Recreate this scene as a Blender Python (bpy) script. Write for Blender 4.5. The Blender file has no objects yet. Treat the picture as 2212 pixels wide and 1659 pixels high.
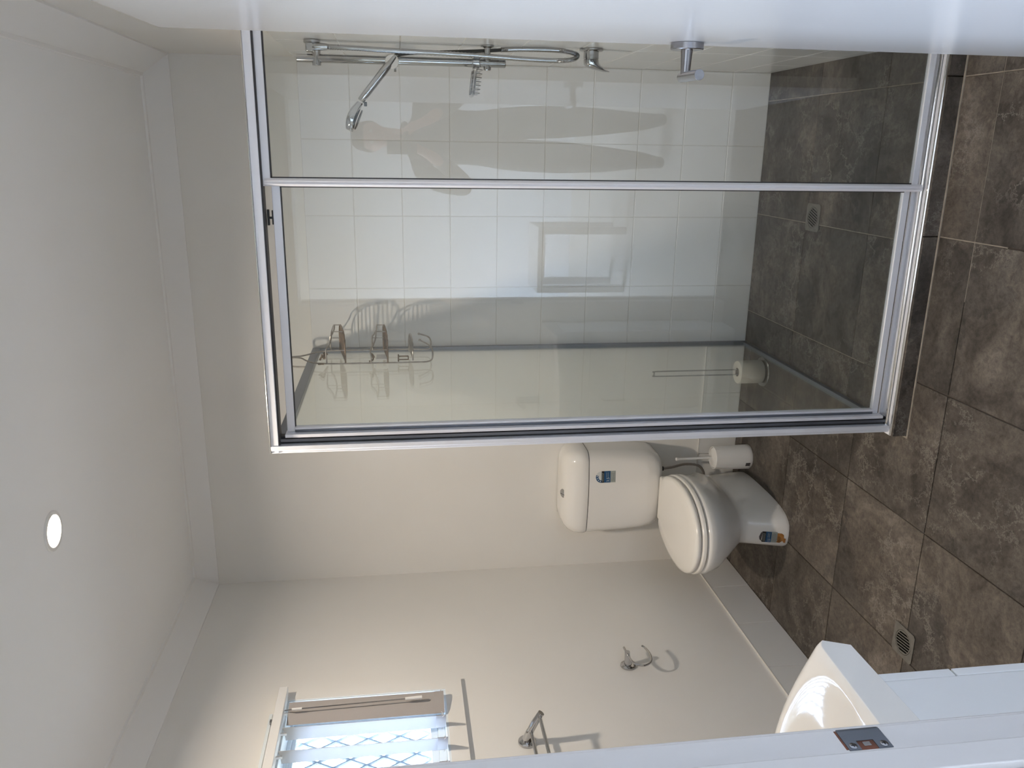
import bpy, bmesh, math, random
from mathutils import Vector, Matrix
random.seed(7)
PI = math.pi
scene = bpy.context.scene
C = scene.collection

# ------------------------------------------------------------------ camera
def look():
    yaw, pitch, roll = .2855, -.1369, -.0246
    cy, sy, cp, sp = math.cos(yaw), math.sin(yaw), math.cos(pitch), math.sin(pitch)
    F = Vector((-sy*cp, cy*cp, sp)); R0 = Vector((cy, sy, 0)); U0 = R0.cross(F)
    c, s = math.cos(roll), math.sin(roll)
    r = c*R0 + s*U0; u = -s*R0 + c*U0
    m = Matrix.Identity(4)
    # the photograph lies on its side: its right is the room's down, its top the room's right
    for i in range(3):
        m[i][0] = -u[i]; m[i][1] = r[i]; m[i][2] = -F[i]
    m[0][3], m[1][3], m[2][3] = 0, 0, 1.5942
    return m
cd = bpy.data.cameras.new('camera'); cam = bpy.data.objects.new('camera', cd); C.objects.link(cam)
cam.matrix_world = look(); cd.sensor_width = 36; cd.sensor_fit = 'HORIZONTAL'
cd.lens = 1748.08/2212*36; cd.clip_start = .02
scene.camera = cam

# ------------------------------------------------------------------ world and view
w = bpy.data.worlds.new('sky'); scene.world = w; w.use_nodes = True
bg = w.node_tree.nodes['Background']; bg.inputs[1].default_value = 34
_n = w.node_tree.nodes; _l = w.node_tree.links
_tc = _n.new('ShaderNodeTexCoord'); _sep = _n.new('ShaderNodeSeparateXYZ'); _rp = _n.new('ShaderNodeValToRGB'); _mr = _n.new('ShaderNodeMapRange')
_l.new(_tc.outputs['Generated'], _sep.inputs[0]); _l.new(_sep.outputs['Z'], _mr.inputs[0]); _mr.inputs[1].default_value = -1; _mr.inputs[2].default_value = 1
_l.new(_mr.outputs[0], _rp.inputs[0]); _l.new(_rp.outputs[0], bg.inputs[0])
_e = _rp.color_ramp.elements; _e[0].position = .485; _e[0].color = (.16, .15, .12, 1); _e[1].position = .515; _e[1].color = (.64, .77, 1, 1)     # ground below, open sky above
vs = scene.view_settings; vs.view_transform = 'Standard'; vs.look = 'None'; vs.gamma = 1; vs.use_curve_mapping = False
vs.exposure = 1.27
scene.cycles.max_bounces = 14; scene.cycles.diffuse_bounces = 7; scene.cycles.glossy_bounces = 6
scene.cycles.transparent_max_bounces = 24; scene.cycles.transmission_bounces = 8
scene.cycles.caustics_reflective = False; scene.cycles.caustics_refractive = False
scene.cycles.sample_clamp_indirect = 6

def portal(name, loc, rot, sx, sy):
    l = bpy.data.lights.new(name, 'AREA'); l.shape = 'RECTANGLE'; l.size = sx; l.size_y = sy; l.cycles.is_portal = True
    o = bpy.data.objects.new(name, l); C.objects.link(o); o.location = loc; o.rotation_euler = rot
portal('hall_window_portal', (-2.93, -1.9, 1.35), (0, -PI/2, 0), 1.7, 1.7)
portal('window_portal', (-2.09, 2.17, 1.745), (0, -PI/2, 0), .57, .84)

# ------------------------------------------------------------------ materials
M = {}
def mat(name):
    m = bpy.data.materials.new(name); m.use_nodes = True; M[name] = m
    nt = m.node_tree; return m, nt, nt.nodes['Principled BSDF']
def simple(name, col, rough=.5, metal=0, spec=.5, bump=0, bscale=200, var=0, vscale=3, **kw):
    m, nt, p = mat(name); N = nt.nodes; L = nt.links
    p.inputs['Base Color'].default_value = (*col, 1); p.inputs['Roughness'].default_value = rough
    p.inputs['Metallic'].default_value = metal; p.inputs['Specular IOR Level'].default_value = spec
    for k, v in kw.items(): p.inputs[k].default_value = v
    tc = N.new('ShaderNodeTexCoord')
    if bump:
        n = N.new('ShaderNodeTexNoise'); n.inputs['Scale'].default_value = bscale; n.inputs['Detail'].default_value = 3
        b = N.new('ShaderNodeBump'); b.inputs['Strength'].default_value = bump; b.inputs['Distance'].default_value = .002
        L.new(tc.outputs['Object'], n.inputs['Vector']); L.new(n.outputs['Fac'], b.inputs['Height']); L.new(b.outputs['Normal'], p.inputs['Normal'])
    if var:
        n = N.new('ShaderNodeTexNoise'); n.inputs['Scale'].default_value = vscale; n.inputs['Detail'].default_value = 4
        r = N.new('ShaderNodeValToRGB')
        r.color_ramp.elements[0].position = .3; r.color_ramp.elements[1].position = .7
        r.color_ramp.elements[0].color = (*[c*(1-var) for c in col], 1); r.color_ramp.elements[1].color = (*[min(1, c*(1+var*.4)) for c in col], 1)
        L.new(tc.outputs['Object'], n.inputs['Vector']); L.new(n.outputs['Fac'], r.inputs['Fac']); L.new(r.outputs['Color'], p.inputs['Base Color'])
    return m
simple('paint', (.79, .77, .735), .55, bump=.08, bscale=260, var=.02)
simple('ceiling_paint', (.90, .90, .90), .7, bump=.05, bscale=200)
simple('cornice_paint', (.84, .83, .82), .6)
simple('trim_paint', (.68, .665, .665), .38, bump=.05, bscale=90)
simple('door_paint', (.52, .52, .53), .22, bump=.04, bscale=60)
simple('wall_tile', (.80, .795, .795), .22, var=.03, vscale=2)
simple('skirting_tile', (.74, .735, .72), .3, var=.02)
simple('white_grout', (.66, .645, .62), .8)
simple('floor_grout', (.075, .06, .05), .9)
simple('pale_grout', (.33, .29, .24), .9, var=.25, vscale=30)
simple('chrome', (.52, .52, .53), .1, 1)
simple('brushed_steel', (.40, .40, .42), .22, 1, bump=.03, bscale=400)
simple('satin_aluminium', (.86, .87, .92), .38, .2)
simple('bright_aluminium', (.80, .79, .77), .16, 1)
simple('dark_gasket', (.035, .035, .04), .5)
simple('ceramic', (.80, .78, .75), .07, Coat_Weight=.3) if False else simple('ceramic', (.80, .78, .75), .08)
simple('seat_plastic', (.80, .775, .735), .2)
simple('plastic_white', (.78, .77, .76), .35)
simple('cabinet_white', (.78, .79, .80), .28)
simple('black_plastic', (.02, .02, .022), .4)
simple('black_rubber', (.015, .015, .015), .55)
simple('steel_braid', (.30, .27, .25), .4, .8, bump=.6, bscale=900)
simple('rusty_wire', (.22, .15, .105), .45, .7, var=.6, vscale=60)
simple('caddy_wire', (.40, .37, .35), .3, .9, var=.35, vscale=40)
simple('drain_metal', (.17, .16, .14), .45, .2, var=.2, vscale=60)
simple('drain_dark', (.004, .004, .004), .8)
simple('paper_roll', (.78, .74, .68), .9, bump=.4, bscale=300)
simple('cardboard', (.36, .27, .19), .9)
simple('sticker_blue', (.012, .075, .19), .35)
simple('sticker_black', (.008, .008, .01), .35)
simple('sticker_white', (.62, .64, .64), .35)
simple('sticker_silver', (.36, .39, .37), .4)
simple('sticker_print', (.10, .10, .10), .5)
simple('sticker_orange', (.36, .155, .035), .5, var=.45, vscale=60)
simple('sticker_grey', (.10, .09, .10), .6, var=.8, vscale=120)
simple('strike_steel', (.20, .22, .26), .36, .75)
simple('raw_wood', (.20, .075, .045), .8, var=.5, vscale=60)
simple('blind_fabric', (.40, .37, .355), .8, bump=.25, bscale=500)
simple('white_aluminium', (.74, .80, .84), .35)
simple('screen_mesh', (.75, .80, .84), .6)
simple('hall_paint', (.66, .665, .675), .7)
simple('hall_carpet', (.48, .45, .41), .95, bump=.6, bscale=300)
simple('jacket', (.022, .022, .025), .8, bump=.3, bscale=300)
simple('trousers', (.018, .019, .024), .85, bump=.3, bscale=300)
simple('skin', (.50, .27, .20), .5)
simple('hair', (.06, .045, .035), .6)
simple('shoe', (.02, .02, .02), .5)
simple('eye_white', (.7, .68, .66), .3)
simple('pipe_copper', (.62, .60, .58), .2, 1)

def emission(name, col, s):
    m, nt, p = mat(name); p.inputs['Base Color'].default_value = (.8, .8, .8, 1)
    p.inputs['Emission Color'].default_value = (*col, 1); p.inputs['Emission Strength'].default_value = s
emission('lamp_lens', (1, .86, .66), 14)

def glass(name, tint, haze=.0, trans=False):
    m = bpy.data.materials.new(name); m.use_nodes = True; M[name] = m
    nt = m.node_tree; N = nt.nodes; L = nt.links; N.clear()
    out = N.new('ShaderNodeOutputMaterial'); g = N.new('ShaderNodeNewGeometry')
    dot = N.new('ShaderNodeVectorMath'); dot.operation = 'DOT_PRODUCT'
    L.new(g.outputs['Normal'], dot.inputs[0]); L.new(g.outputs['Incoming'], dot.inputs[1])
    ab = N.new('ShaderNodeMath'); ab.operation = 'ABSOLUTE'; L.new(dot.outputs['Value'], ab.inputs[0])
    om = N.new('ShaderNodeMath'); om.operation = 'SUBTRACT'; om.inputs[0].default_value = 1; L.new(ab.outputs[0], om.inputs[1])
    pw = N.new('ShaderNodeMath'); pw.operation = 'POWER'; pw.inputs[1].default_value = 5; L.new(om.outputs[0], pw.inputs[0])
    ma = N.new('ShaderNodeMath'); ma.operation = 'MULTIPLY_ADD'; ma.inputs[1].default_value = .955; ma.inputs[2].default_value = .045; L.new(pw.outputs[0], ma.inputs[0])
    t = N.new('ShaderNodeBsdfTransparent'); t.inputs[0].default_value = (*tint, 1)
    gl = N.new('ShaderNodeBsdfGlossy'); gl.inputs['Roughness'].default_value = .0; gl.inputs[0].default_value = (1, 1, 1, 1)
    base = t.outputs[0]
    if haze:
        d = N.new('ShaderNodeBsdfTranslucent' if trans else 'ShaderNodeBsdfDiffuse'); d.inputs[0].default_value = (.30, .40, .50, 1) if trans else (.7, .72, .7, 1)
        mh = N.new('ShaderNodeMixShader'); mh.inputs[0].default_value = haze
        L.new(t.outputs[0], mh.inputs[1]); L.new(d.outputs[0], mh.inputs[2]); base = mh.outputs[0]
    mx = N.new('ShaderNodeMixShader'); L.new(ma.outputs[0], mx.inputs[0]); L.new(base, mx.inputs[1]); L.new(gl.outputs[0], mx.inputs[2])
    L.new(mx.outputs[0], out.inputs[0])
glass('shower_glass', (.970, .986, .976), .02)
glass('window_glass', (.97, .985, .99), .03)
glass('obscured_glass', (.52, .55, .575), .036, trans=True)

def stone():
    m, nt, p = mat('stone_tile'); N = nt.nodes; L = nt.links
    tc = N.new('ShaderNodeTexCoord'); oi = N.new('ShaderNodeObjectInfo')
    mul = N.new('ShaderNodeMath'); mul.operation = 'MULTIPLY'; mul.inputs[1].default_value = 37; L.new(oi.outputs['Random'], mul.inputs[0])
    cmb = N.new('ShaderNodeCombineXYZ'); L.new(mul.outputs[0], cmb.inputs[0]); L.new(mul.outputs[0], cmb.inputs[1]); L.new(oi.outputs['Random'], cmb.inputs[2])
    add = N.new('ShaderNodeVectorMath'); add.operation = 'ADD'; L.new(tc.outputs['Object'], add.inputs[0]); L.new(cmb.outputs[0], add.inputs[1])
    # tile faces are cut from differently turned slabs
    rt = N.new('ShaderNodeVectorRotate'); rt.rotation_type = 'Z_AXIS'; L.new(add.outputs[0], rt.inputs['Vector'])
    ang = N.new('ShaderNodeMath'); ang.operation = 'MULTIPLY'; ang.inputs[1].default_value = 6.28; L.new(oi.outputs['Random'], ang.inputs[0]); L.new(ang.outputs[0], rt.inputs['Angle'])
    V = rt.outputs[0]
    def noise(sc, det=6, rough=.6, dist=0, vec=V):
        n = N.new('ShaderNodeTexNoise'); n.inputs['Scale'].default_value = sc; n.inputs['Detail'].default_value = det
        n.inputs['Roughness'].default_value = rough; n.inputs['Distortion'].default_value = dist; L.new(vec, n.inputs['Vector']); return n
    def ramp(src, stops):
        r = N.new('ShaderNodeValToRGB'); e = r.color_ramp.elements
        while len(e) < len(stops): e.new(.5)
        for el, (pos, c) in zip(e, stops): el.position = pos; el.color = (*c, 1)
        L.new(src, r.inputs['Fac']); return r
    def mix(kind, fac, a, b):
        x = N.new('ShaderNodeMix'); x.data_type = 'RGBA'; x.blend_type = kind
        if isinstance(fac, float): x.inputs[0].default_value = fac
        else: L.new(fac, x.inputs[0])
        L.new(a, x.inputs[6])
        if isinstance(b, tuple): x.inputs[7].default_value = (*b, 1)
        else: L.new(b, x.inputs[7])
        return x.outputs[2]
    big = noise(5.0, 9, .66, .9)
    base = ramp(big.outputs['Fac'], [(.32, (.062, .051, .044)), (.43, (.112, .096, .083)), (.54, (.160, .139, .121)), (.66, (.225, .198, .173))])
    fine = noise(55, 7, .8, .5)
    fr = ramp(fine.outputs['Fac'], [(.34, (.45, .44, .43)), (.5, (1, 1, 1)), (.66, (1.5, 1.48, 1.44))])
    col = mix('MULTIPLY', .75, base.outputs['Color'], fr.outputs['Color'])
    # slabs of darker and lighter mineral with ragged edges
    vor = N.new('ShaderNodeTexVoronoi'); vor.inputs['Scale'].default_value = 3.4
    warp = noise(5, 5, .65); wv = N.new('ShaderNodeVectorMath'); wv.operation = 'MULTIPLY_ADD'
    wv.inputs[1].default_value = (.42, .42, .42); L.new(warp.outputs['Color'], wv.inputs[0]); L.new(V, wv.inputs[2])
    L.new(wv.outputs[0], vor.inputs['Vector'])
    vr = ramp(vor.outputs['Color'], [(.0, (.55, .55, .57)), (.35, (.9, .89, .87)), (.6, (1.05, 1.02, .98)), (1, (1.45, 1.38, 1.3))])
    col = mix('MULTIPLY', .75, col, vr.outputs['Color'])
    # pale branching veins where the slabs meet
    ved = N.new('ShaderNodeTexVoronoi'); ved.feature = 'DISTANCE_TO_EDGE'; ved.inputs['Scale'].default_value = 6.5
    w2 = noise(11, 6, .75); wv2 = N.new('ShaderNodeVectorMath'); wv2.operation = 'MULTIPLY_ADD'
    wv2.inputs[1].default_value = (.26, .26, .26); L.new(w2.outputs['Color'], wv2.inputs[0]); L.new(V, wv2.inputs[2]); L.new(wv2.outputs[0], ved.inputs['Vector'])
    vm = ramp(ved.outputs['Distance'], [(.0, (1, 1, 1)), (.016, (.55, .55, .55)), (.04, (0, 0, 0))])
    gate = noise(3.1, 4, .5); gr = ramp(gate.outputs['Fac'], [(.46, (0, 0, 0)), (.58, (.85, .85, .85))])
    gm = N.new('ShaderNodeMath'); gm.operation = 'MULTIPLY'; L.new(vm.outputs['Color'], gm.inputs[0]); L.new(gr.outputs['Color'], gm.inputs[1])
    col = mix('MIX', gm.outputs[0], col, (.36, .325, .285))
    # tile to tile tone
    hv = N.new('ShaderNodeMath'); hv.operation = 'MULTIPLY_ADD'; hv.inputs[1].default_value = .22; hv.inputs[2].default_value = .54
    L.new(oi.outputs['Random'], hv.inputs[0])
    vx = N.new('ShaderNodeVectorMath'); vx.operation = 'SCALE'; L.new(col, vx.inputs[0]); L.new(hv.outputs[0], vx.inputs['Scale'])
    L.new(vx.outputs[0], p.inputs['Base Color']); p.inputs['Roughness'].default_value = .52
    p.inputs['Specular IOR Level'].default_value = .35
    b = N.new('ShaderNodeBump'); b.inputs['Strength'].default_value = .15; b.inputs['Distance'].default_value = .003
    L.new(fine.outputs['Fac'], b.inputs['Height']); L.new(b.outputs['Normal'], p.inputs['Normal'])
stone()

# ------------------------------------------------------------------ mesh builder
ORG = {}
class MB:
    def __init__(s): s.v = []; s.f = []; s.mi = []; s.cur = 0
    def add(s, vs, fs):
        b = len(s.v); s.v += [tuple(v) for v in vs]
        for f in fs: s.f.append(tuple(b+i for i in f)); s.mi.append(s.cur)
        return s
    def box(s, x0, x1, y0, y1, z0, z1):
        return s.add([(x0,y0,z0),(x1,y0,z0),(x1,y1,z0),(x0,y1,z0),(x0,y0,z1),(x1,y0,z1),(x1,y1,z1),(x0,y1,z1)],
            [(0,3,2,1),(4,5,6,7),(0,1,5,4),(1,2,6,5),(2,3,7,6),(3,0,4,7)])
    def rings(s, rs, cap0=True, cap1=True, closed=False):
        n = len(rs[0]); b = len(s.v)
        for r in rs: s.v += [tuple(q) for q in r]
        m = len(rs)
        for i in range(m if closed else m-1):
            for j in range(n):
                a = b+i*n+j; a2 = b+i*n+(j+1) % n; c = b+((i+1) % m)*n+(j+1) % n; d = b+((i+1) % m)*n+j
                s.f.append((a, a2, c, d)); s.mi.append(s.cur)
        if not closed:
            if cap0: s.f.append(tuple(b+j for j in reversed(range(n)))); s.mi.append(s.cur)
            if cap1: s.f.append(tuple(b+(m-1)*n+j for j in range(n))); s.mi.append(s.cur)
        return s
    def tube(s, pts, r, n=10, closed=False, caps=True):
        P = [Vector(p) for p in pts]; m = len(P)
        rr = r if isinstance(r, (list, tuple)) else [r]*m
        T = []
        for i in range(m):
            if closed: t = P[(i+1) % m]-P[i-1]
            else: t = P[min(i+1, m-1)]-P[max(i-1, 0)]
            T.append(t.normalized())
        up = Vector((0, 0, 1)) if abs(T[0].z) < .9 else Vector((1, 0, 0))
        nrm = (up - T[0]*up.dot(T[0])).normalized(); R = []
        for i in range(m):
            nrm = (nrm - T[i]*nrm.dot(T[i])).normalized(); bn = T[i].cross(nrm)
            R.append([P[i]+(nrm*math.cos(2*PI*j/n)+bn*math.sin(2*PI*j/n))*rr[i] for j in range(n)])
        return s.rings(R, caps, caps, closed)
    def lathe(s, prof, org=(0, 0, 0), axis=(0, 0, 1), n=28, caps=True):
        a = Vector(axis).normalized(); q = a.to_track_quat('Z', 'Y').to_matrix(); o = Vector(org)
        R = [[o+q @ Vector((r*math.cos(2*PI*j/n), r*math.sin(2*PI*j/n), z)) for j in range(n)] for r, z in prof]
        return s.rings(R, caps and prof[0][0] > 1e-6, caps and prof[-1][0] > 1e-6)
    def ball(s, c, r, n=14):
        return s.lathe([(max(1e-7, r*math.sin(PI*i/8)), -r*math.cos(PI*i/8)) for i in range(9)], c, n=n)
    def prism(s, poly, fn0, fn1):
        n = len(poly); a = [fn0(*p) for p in poly]; b = [fn1(*p) for p in poly]
        return s.rings([a, b])
    def build(s, name, material, parent=None, org=None, smooth=35, bevel=0, seg=2, subsurf=0):
        if parent is not None: o0 = ORG[parent]
        elif org is not None: o0 = Vector(org)
        else:
            xs, ys, zs = zip(*s.v); o0 = Vector(((min(xs)+max(xs))/2, (min(ys)+max(ys))/2, min(zs)))
        me = bpy.data.meshes.new(name)
        me.from_pydata([tuple(Vector(v)-o0) for v in s.v], [], s.f)
        bm = bmesh.new(); bm.from_mesh(me); bmesh.ops.remove_doubles(bm, verts=bm.verts, dist=1e-6)
        bmesh.ops.recalc_face_normals(bm, faces=bm.faces); bm.to_mesh(me); bm.free()
        ms = material if isinstance(material, (list, tuple)) else [material]
        for x in ms: me.materials.append(M[x])
        if len(ms) > 1 and len(me.polygons) == len(s.mi):
            for pl, k in zip(me.polygons, s.mi): pl.material_index = k
        if smooth:
            me.polygons.foreach_set('use_smooth', [True]*len(me.polygons)); me.set_sharp_from_angle(angle=math.radians(smooth))
        o = bpy.data.objects.new(name, me); C.objects.link(o); ORG[o] = o0
        if parent is not None: o.parent = parent
        else: o.location = o0
        if bevel:
            md = o.modifiers.new('bevel', 'BEVEL'); md.width = bevel; md.segments = seg; md.limit_method = 'ANGLE'; md.angle_limit = math.radians(40)
            md.harden_normals = False
        if subsurf:
            md = o.modifiers.new('sub', 'SUBSURF'); md.levels = subsurf; md.render_levels = subsurf
        return o
def tag(o, label, cat=None, group=None, kind=None):
    o['label'] = label
    if cat: o['category'] = cat
    if group: o['group'] = group
    if kind: o['kind'] = kind
    return o
def thing(name, loc, label, cat, group=None):
    o = bpy.data.objects.new(name, None); o.empty_display_size = .05; C.objects.link(o); o.location = loc; ORG[o] = Vector(loc)
    return tag(o, label, cat, group)
def struct(o, label): return tag(o, label, kind='structure')
def piece(name, me, loc, parent):
    o = bpy.data.objects.new(name, me); C.objects.link(o); o.parent = parent; o.location = Vector(loc)-ORG[parent]; ORG[o] = Vector(loc); return o
def smoothpath(pts, k=6):
    P = [Vector(p) for p in pts]; out = []
    for i in range(len(P)-1):
        p0, p1, p2, p3 = P[max(i-1, 0)], P[i], P[i+1], P[min(i+2, len(P)-1)]
        for j in range(k):
            t = j/k
            out.append(.5*((2*p1)+(p2-p0)*t+(2*p0-5*p1+4*p2-p3)*t*t+(3*p1-p0-3*p2+p3)*t**3))
    out.append(P[-1]); return out

# ------------------------------------------------------------------ room shell
XL, XR, YB, YF, ZC, ZK = -1.957, .334, 3.494, .80, 2.535, 2.448
HX0, HX1, HY0 = -2.9, 1.7, -2.9          # the room on this side of the doorway
DX0, DX1, DZ = -.706, .228, 2.052        # doorway
YW = .69
floor = struct(MB().box(XL-.1, XR+.1, YW, YB+.1, -.12, -.004).build('floor', 'floor_grout', org=(0, 0, 0)), 'floor of large brown stone look tiles')
hallfloor = struct(MB().box(HX0-.1, HX1+.1, HY0-.1, YW, -.12, -.004).build('floor', 'hall_carpet', org=(0, 0, 0)), 'carpeted floor of the room behind the camera')
struct(MB().box(HX0-.1, HX1+.1, HY0-.1, YB+.1, ZC, ZC+.1).build('ceiling', 'ceiling_paint', org=(0, 0, 0)), 'flat off white painted ceiling')
wall_back = struct(MB().box(XL-.1, XR+.1, YB, YB+.1, -.1, ZC).build('wall_back', 'paint', org=(0, 0, 0)), 'back wall, painted above tiles and skirting')
wall_right = struct(MB().box(XR, XR+.1, YF, YB, -.1, ZC).build('wall_right', 'paint', org=(0, 0, 0)), 'right wall carrying the shower rail')
WY0, WY1, WZ0, WZ1 = 1.75, 2.597, 1.456, 2.03
wl = MB().box(XL-.13, XL, YF, WY0, -.1, ZC).box(XL-.13, XL, WY1, YB, -.1, ZC).box(XL-.13, XL, WY0, WY1, -.1, WZ0).box(XL-.13, XL, WY0, WY1, WZ1, ZC)
wall_left = struct(wl.build('wall_left', 'paint', org=(0, 0, 0), smooth=0), 'left wall with the small high window')
wf = MB().box(HX0, DX0-.02, YW, YF, -.1, ZC).box(DX1+.02, HX1, YW, YF, -.1, ZC).box(DX0-.02, DX1+.02, YW, YF, DZ+.02, ZC)
struct(wf.build('wall_front', 'paint', org=(0, 0, 0), smooth=0), 'doorway wall')
wh = MB().box(HX0-.1, HX1+.1, HY0-.1, HY0, -.1, ZC); struct(wh.build('wall_behind', 'hall_paint', org=(0, 0, 0)), 'far wall of the room behind the camera')
struct(MB().box(HX1, HX1+.1, HY0, YF, -.1, ZC).build('wall_hall_right', 'hall_paint', org=(0, 0, 0)), 'right wall of the room behind the camera')
QY0, QY1, QZ0, QZ1 = -2.75, -1.05, .5, 2.2
wl2 = MB().box(HX0-.1, HX0, HY0, QY0, -.1, ZC).box(HX0-.1, HX0, QY1, YF, -.1, ZC).box(HX0-.1, HX0, QY0, QY1, -.1, QZ0).box(HX0-.1, HX0, QY0, QY1, QZ1, ZC)
struct(wl2.build('wall_hall_left', 'hall_paint', org=(0, 0, 0), smooth=0), 'left wall with the large window behind the camera')
# cornice, mitred at the corners
prof = [(0, ZK), (.006, ZK), (.012, ZK+.010), (.072, ZC-.016), (.078, ZC-.010), (.090, ZC-.008), (.092, ZC), (0, ZC)]
def corner(ix, iy, d, z):
    x = XL+d if ix == 0 else XR-d; y = YF+d if iy == 0 else YB-d; return (x, y, z)
for k, (a, b) in enumerate([((0, 1), (1, 1)), ((1, 1), (1, 0)), ((1, 0), (0, 0)), ((0, 0), (0, 1))]):
    m = MB().rings([[corner(*a, d, z) for d, z in prof], [corner(*b, d, z) for d, z in prof]])
    struct(m.build('trim_%d' % (k+1), 'cornice_paint', org=(0, 0, 0), smooth=20), ['cornice along the back wall', 'cornice along the right wall', 'cornice above the doorway', 'cornice along the left wall'][k])

# ---- floor tiles (447 mm) and wall tiles (303 x 200 mm): each one an object
tilecache = {}
def tile_mesh(sx, sy, sz, mname, bev=.0012):
    key = (round(sx, 4), round(sy, 4), round(sz, 4), mname)
    if key in tilecache: return tilecache[key]
    me = bpy.data.meshes.new('tile'); bm = bmesh.new(); bmesh.ops.create_cube(bm, size=1)
    bmesh.ops.scale(bm, vec=(sx, sy, sz), verts=bm.verts)
    bmesh.ops.bevel(bm, geom=list(bm.edges), offset=bev, segments=1, affect='EDGES'); bm.to_mesh(me); bm.free()
    me.materials.append(M[mname]); tilecache[key] = me; return me
def spans(a, b, joints):
    p = [a]+sorted(j for j in joints if a+.012 < j < b-.012)+[b]; return list(zip(p[:-1], p[1:]))
G2 = .0035/2
FXJ = [-1.568, -1.126, -.680, -.232, .215]; FYJ = [1.183, 1.630, 2.077, 2.522, 2.969, 3.416]
def floor_tiles(x0, x1, y0, y1, xj, yj, dz=0):
    for a, b in spans(x0, x1, xj):
        for c, d in spans(y0, y1, yj):
            sx, sy = b-a-2*G2, d-c-2*G2
            piece('tile', tile_mesh(sx, sy, .012, 'stone_tile'), ((a+b)/2, (c+d)/2, -.006+dz+random.uniform(-.0004, .0004)), floor)
HOBY = 2.232
floor_tiles(XL+.008, -1.126, YF-.05, YB-.006, FXJ, FYJ)
floor_tiles(-1.126, -.680, YF-.05, 2.522, FXJ, FYJ)
floor_tiles(-1.126, -.866, 2.522, YB-.006, FXJ, FYJ)
floor_tiles(-.680, XR, YF-.05, HOBY, FXJ, FYJ)
floor_tiles(-.842, XR-.006, 2.315, YB-.006, [-.697, -.262, .212], [2.60, 3.043], .0014)
MB().box(-.846, XR, 2.31, YB, -.004, -.0012).build('grout', 'pale_grout', floor)
MB().box(-.40, XR, 1.95, HOBY, -.004, -.0022).build('grout', 'pale_grout', floor)
# hob under the screen front, faced with the same stone, and its pale grout bead
hob = struct(MB().box(-.860, XR, HOBY+.010, 2.312, -.004, .046).build('trim_5', 'floor_grout', org=(0, 0, 0)), 'low stone faced step under the shower screen')
for a, b in spans(-.862, XR, [-.232, .215]):
    piece('tile', tile_mesh(b-a-.003, .010, .049, 'stone_tile'), ((a+b)/2, HOBY+.005, .0245), hob)
MB().box(-.864, XR, HOBY-.0055, HOBY, -.002, .003).box(-.868, -.862, HOBY-.0055, HOBY+.02, -.002, .003).build('grout_bead', 'pale_grout', hob, bevel=.001)
# shower walls
ROWS = [.168+.2*i for i in range(10)]
TT = .008
for a, b in spans(-.846, XR-TT, [.026, -.2776, -.5812]):
    for c, d in spans(.0, ROWS[-1], ROWS):
        piece('tile', tile_mesh(b-a-.0026, TT, d-c-.0026, 'wall_tile'), ((a+b)/2, YB-TT/2+random.uniform(-.0003, .0003), (c+d)/2), wall_back)
for a, b in spans(2.27, YB-TT, [YB-TT-.3036*i for i in range(1, 5)]):
    for c, d in spans(.0, ROWS[-1], ROWS):
        piece('tile', tile_mesh(TT, b-a-.0026, d-c-.0026, 'wall_tile'), (XR-TT/2+random.uniform(-.0003, .0003), (a+b)/2, (c+d)/2), wall_right)
MB().box(-.846, XR-.001, YB-TT+.0013, YB, 0, ROWS[-1]).build('grout', 'white_grout', wall_back)
MB().box(XR-TT+.0013, XR, 2.27, YB, 0, ROWS[-1]).build('grout', 'white_grout', wall_right)
# skirting tiles
SK = .182
for a, b in spans(YF, YB, [3.195-.3036*i for i in range(8)]):
    piece('tile', tile_mesh(TT, b-a-.0025, SK, 'skirting_tile'), (XL+TT/2, (a+b)/2, SK/2), wall_left)
for a, b in spans(XL+TT, -.866, [-1.70, -1.397, -1.093]):
    piece('tile', tile_mesh(b-a-.0025, TT, SK, 'skirting_tile'), ((a+b)/2, YB-TT/2, SK/2), wall_back)
MB().box(XL, XL+TT+.001, YF, YB, SK, SK+.004).build('grout_bead', 'white_grout', wall_left)
MB().box(XL, -.866, YB-TT-.001, YB, SK, SK+.003).build('grout_bead', 'white_grout', wall_back)

# ------------------------------------------------------------------ door frame with strike plate
jl = struct(MB().box(DX0-.02, DX0, YW-.006, YF+.003, 0, DZ).box(DX0, DX0+.012, .712, .7495, 0, DZ-.01).build('trim_6', 'trim_paint', org=(DX0, YF, 0), bevel=.0016), 'white painted door jamb with a strike plate')
struct(MB().box(DX1, DX1+.02, YW-.006, YF+.003, 0, DZ).box(DX1-.012, DX1, .70, .745, 0, DZ-.01).build('trim_7', 'trim_paint', org=(DX1, YF, 0), bevel=.0016), 'white painted hinge side door jamb')
struct(MB().box(DX0-.02, DX1+.02, YW-.006, YF+.003, DZ, DZ+.02).build('trim_8', 'trim_paint', org=(0, YF, DZ), bevel=.0016), 'white painted head of the doorway')
struct(MB().box(DX0-.085, DX0-.004, YF, YF+.012, 0, DZ+.07).build('trim_9', 'trim_paint', org=(DX0, YF, 0), bevel=.003), 'architrave beside the vanity')
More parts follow.
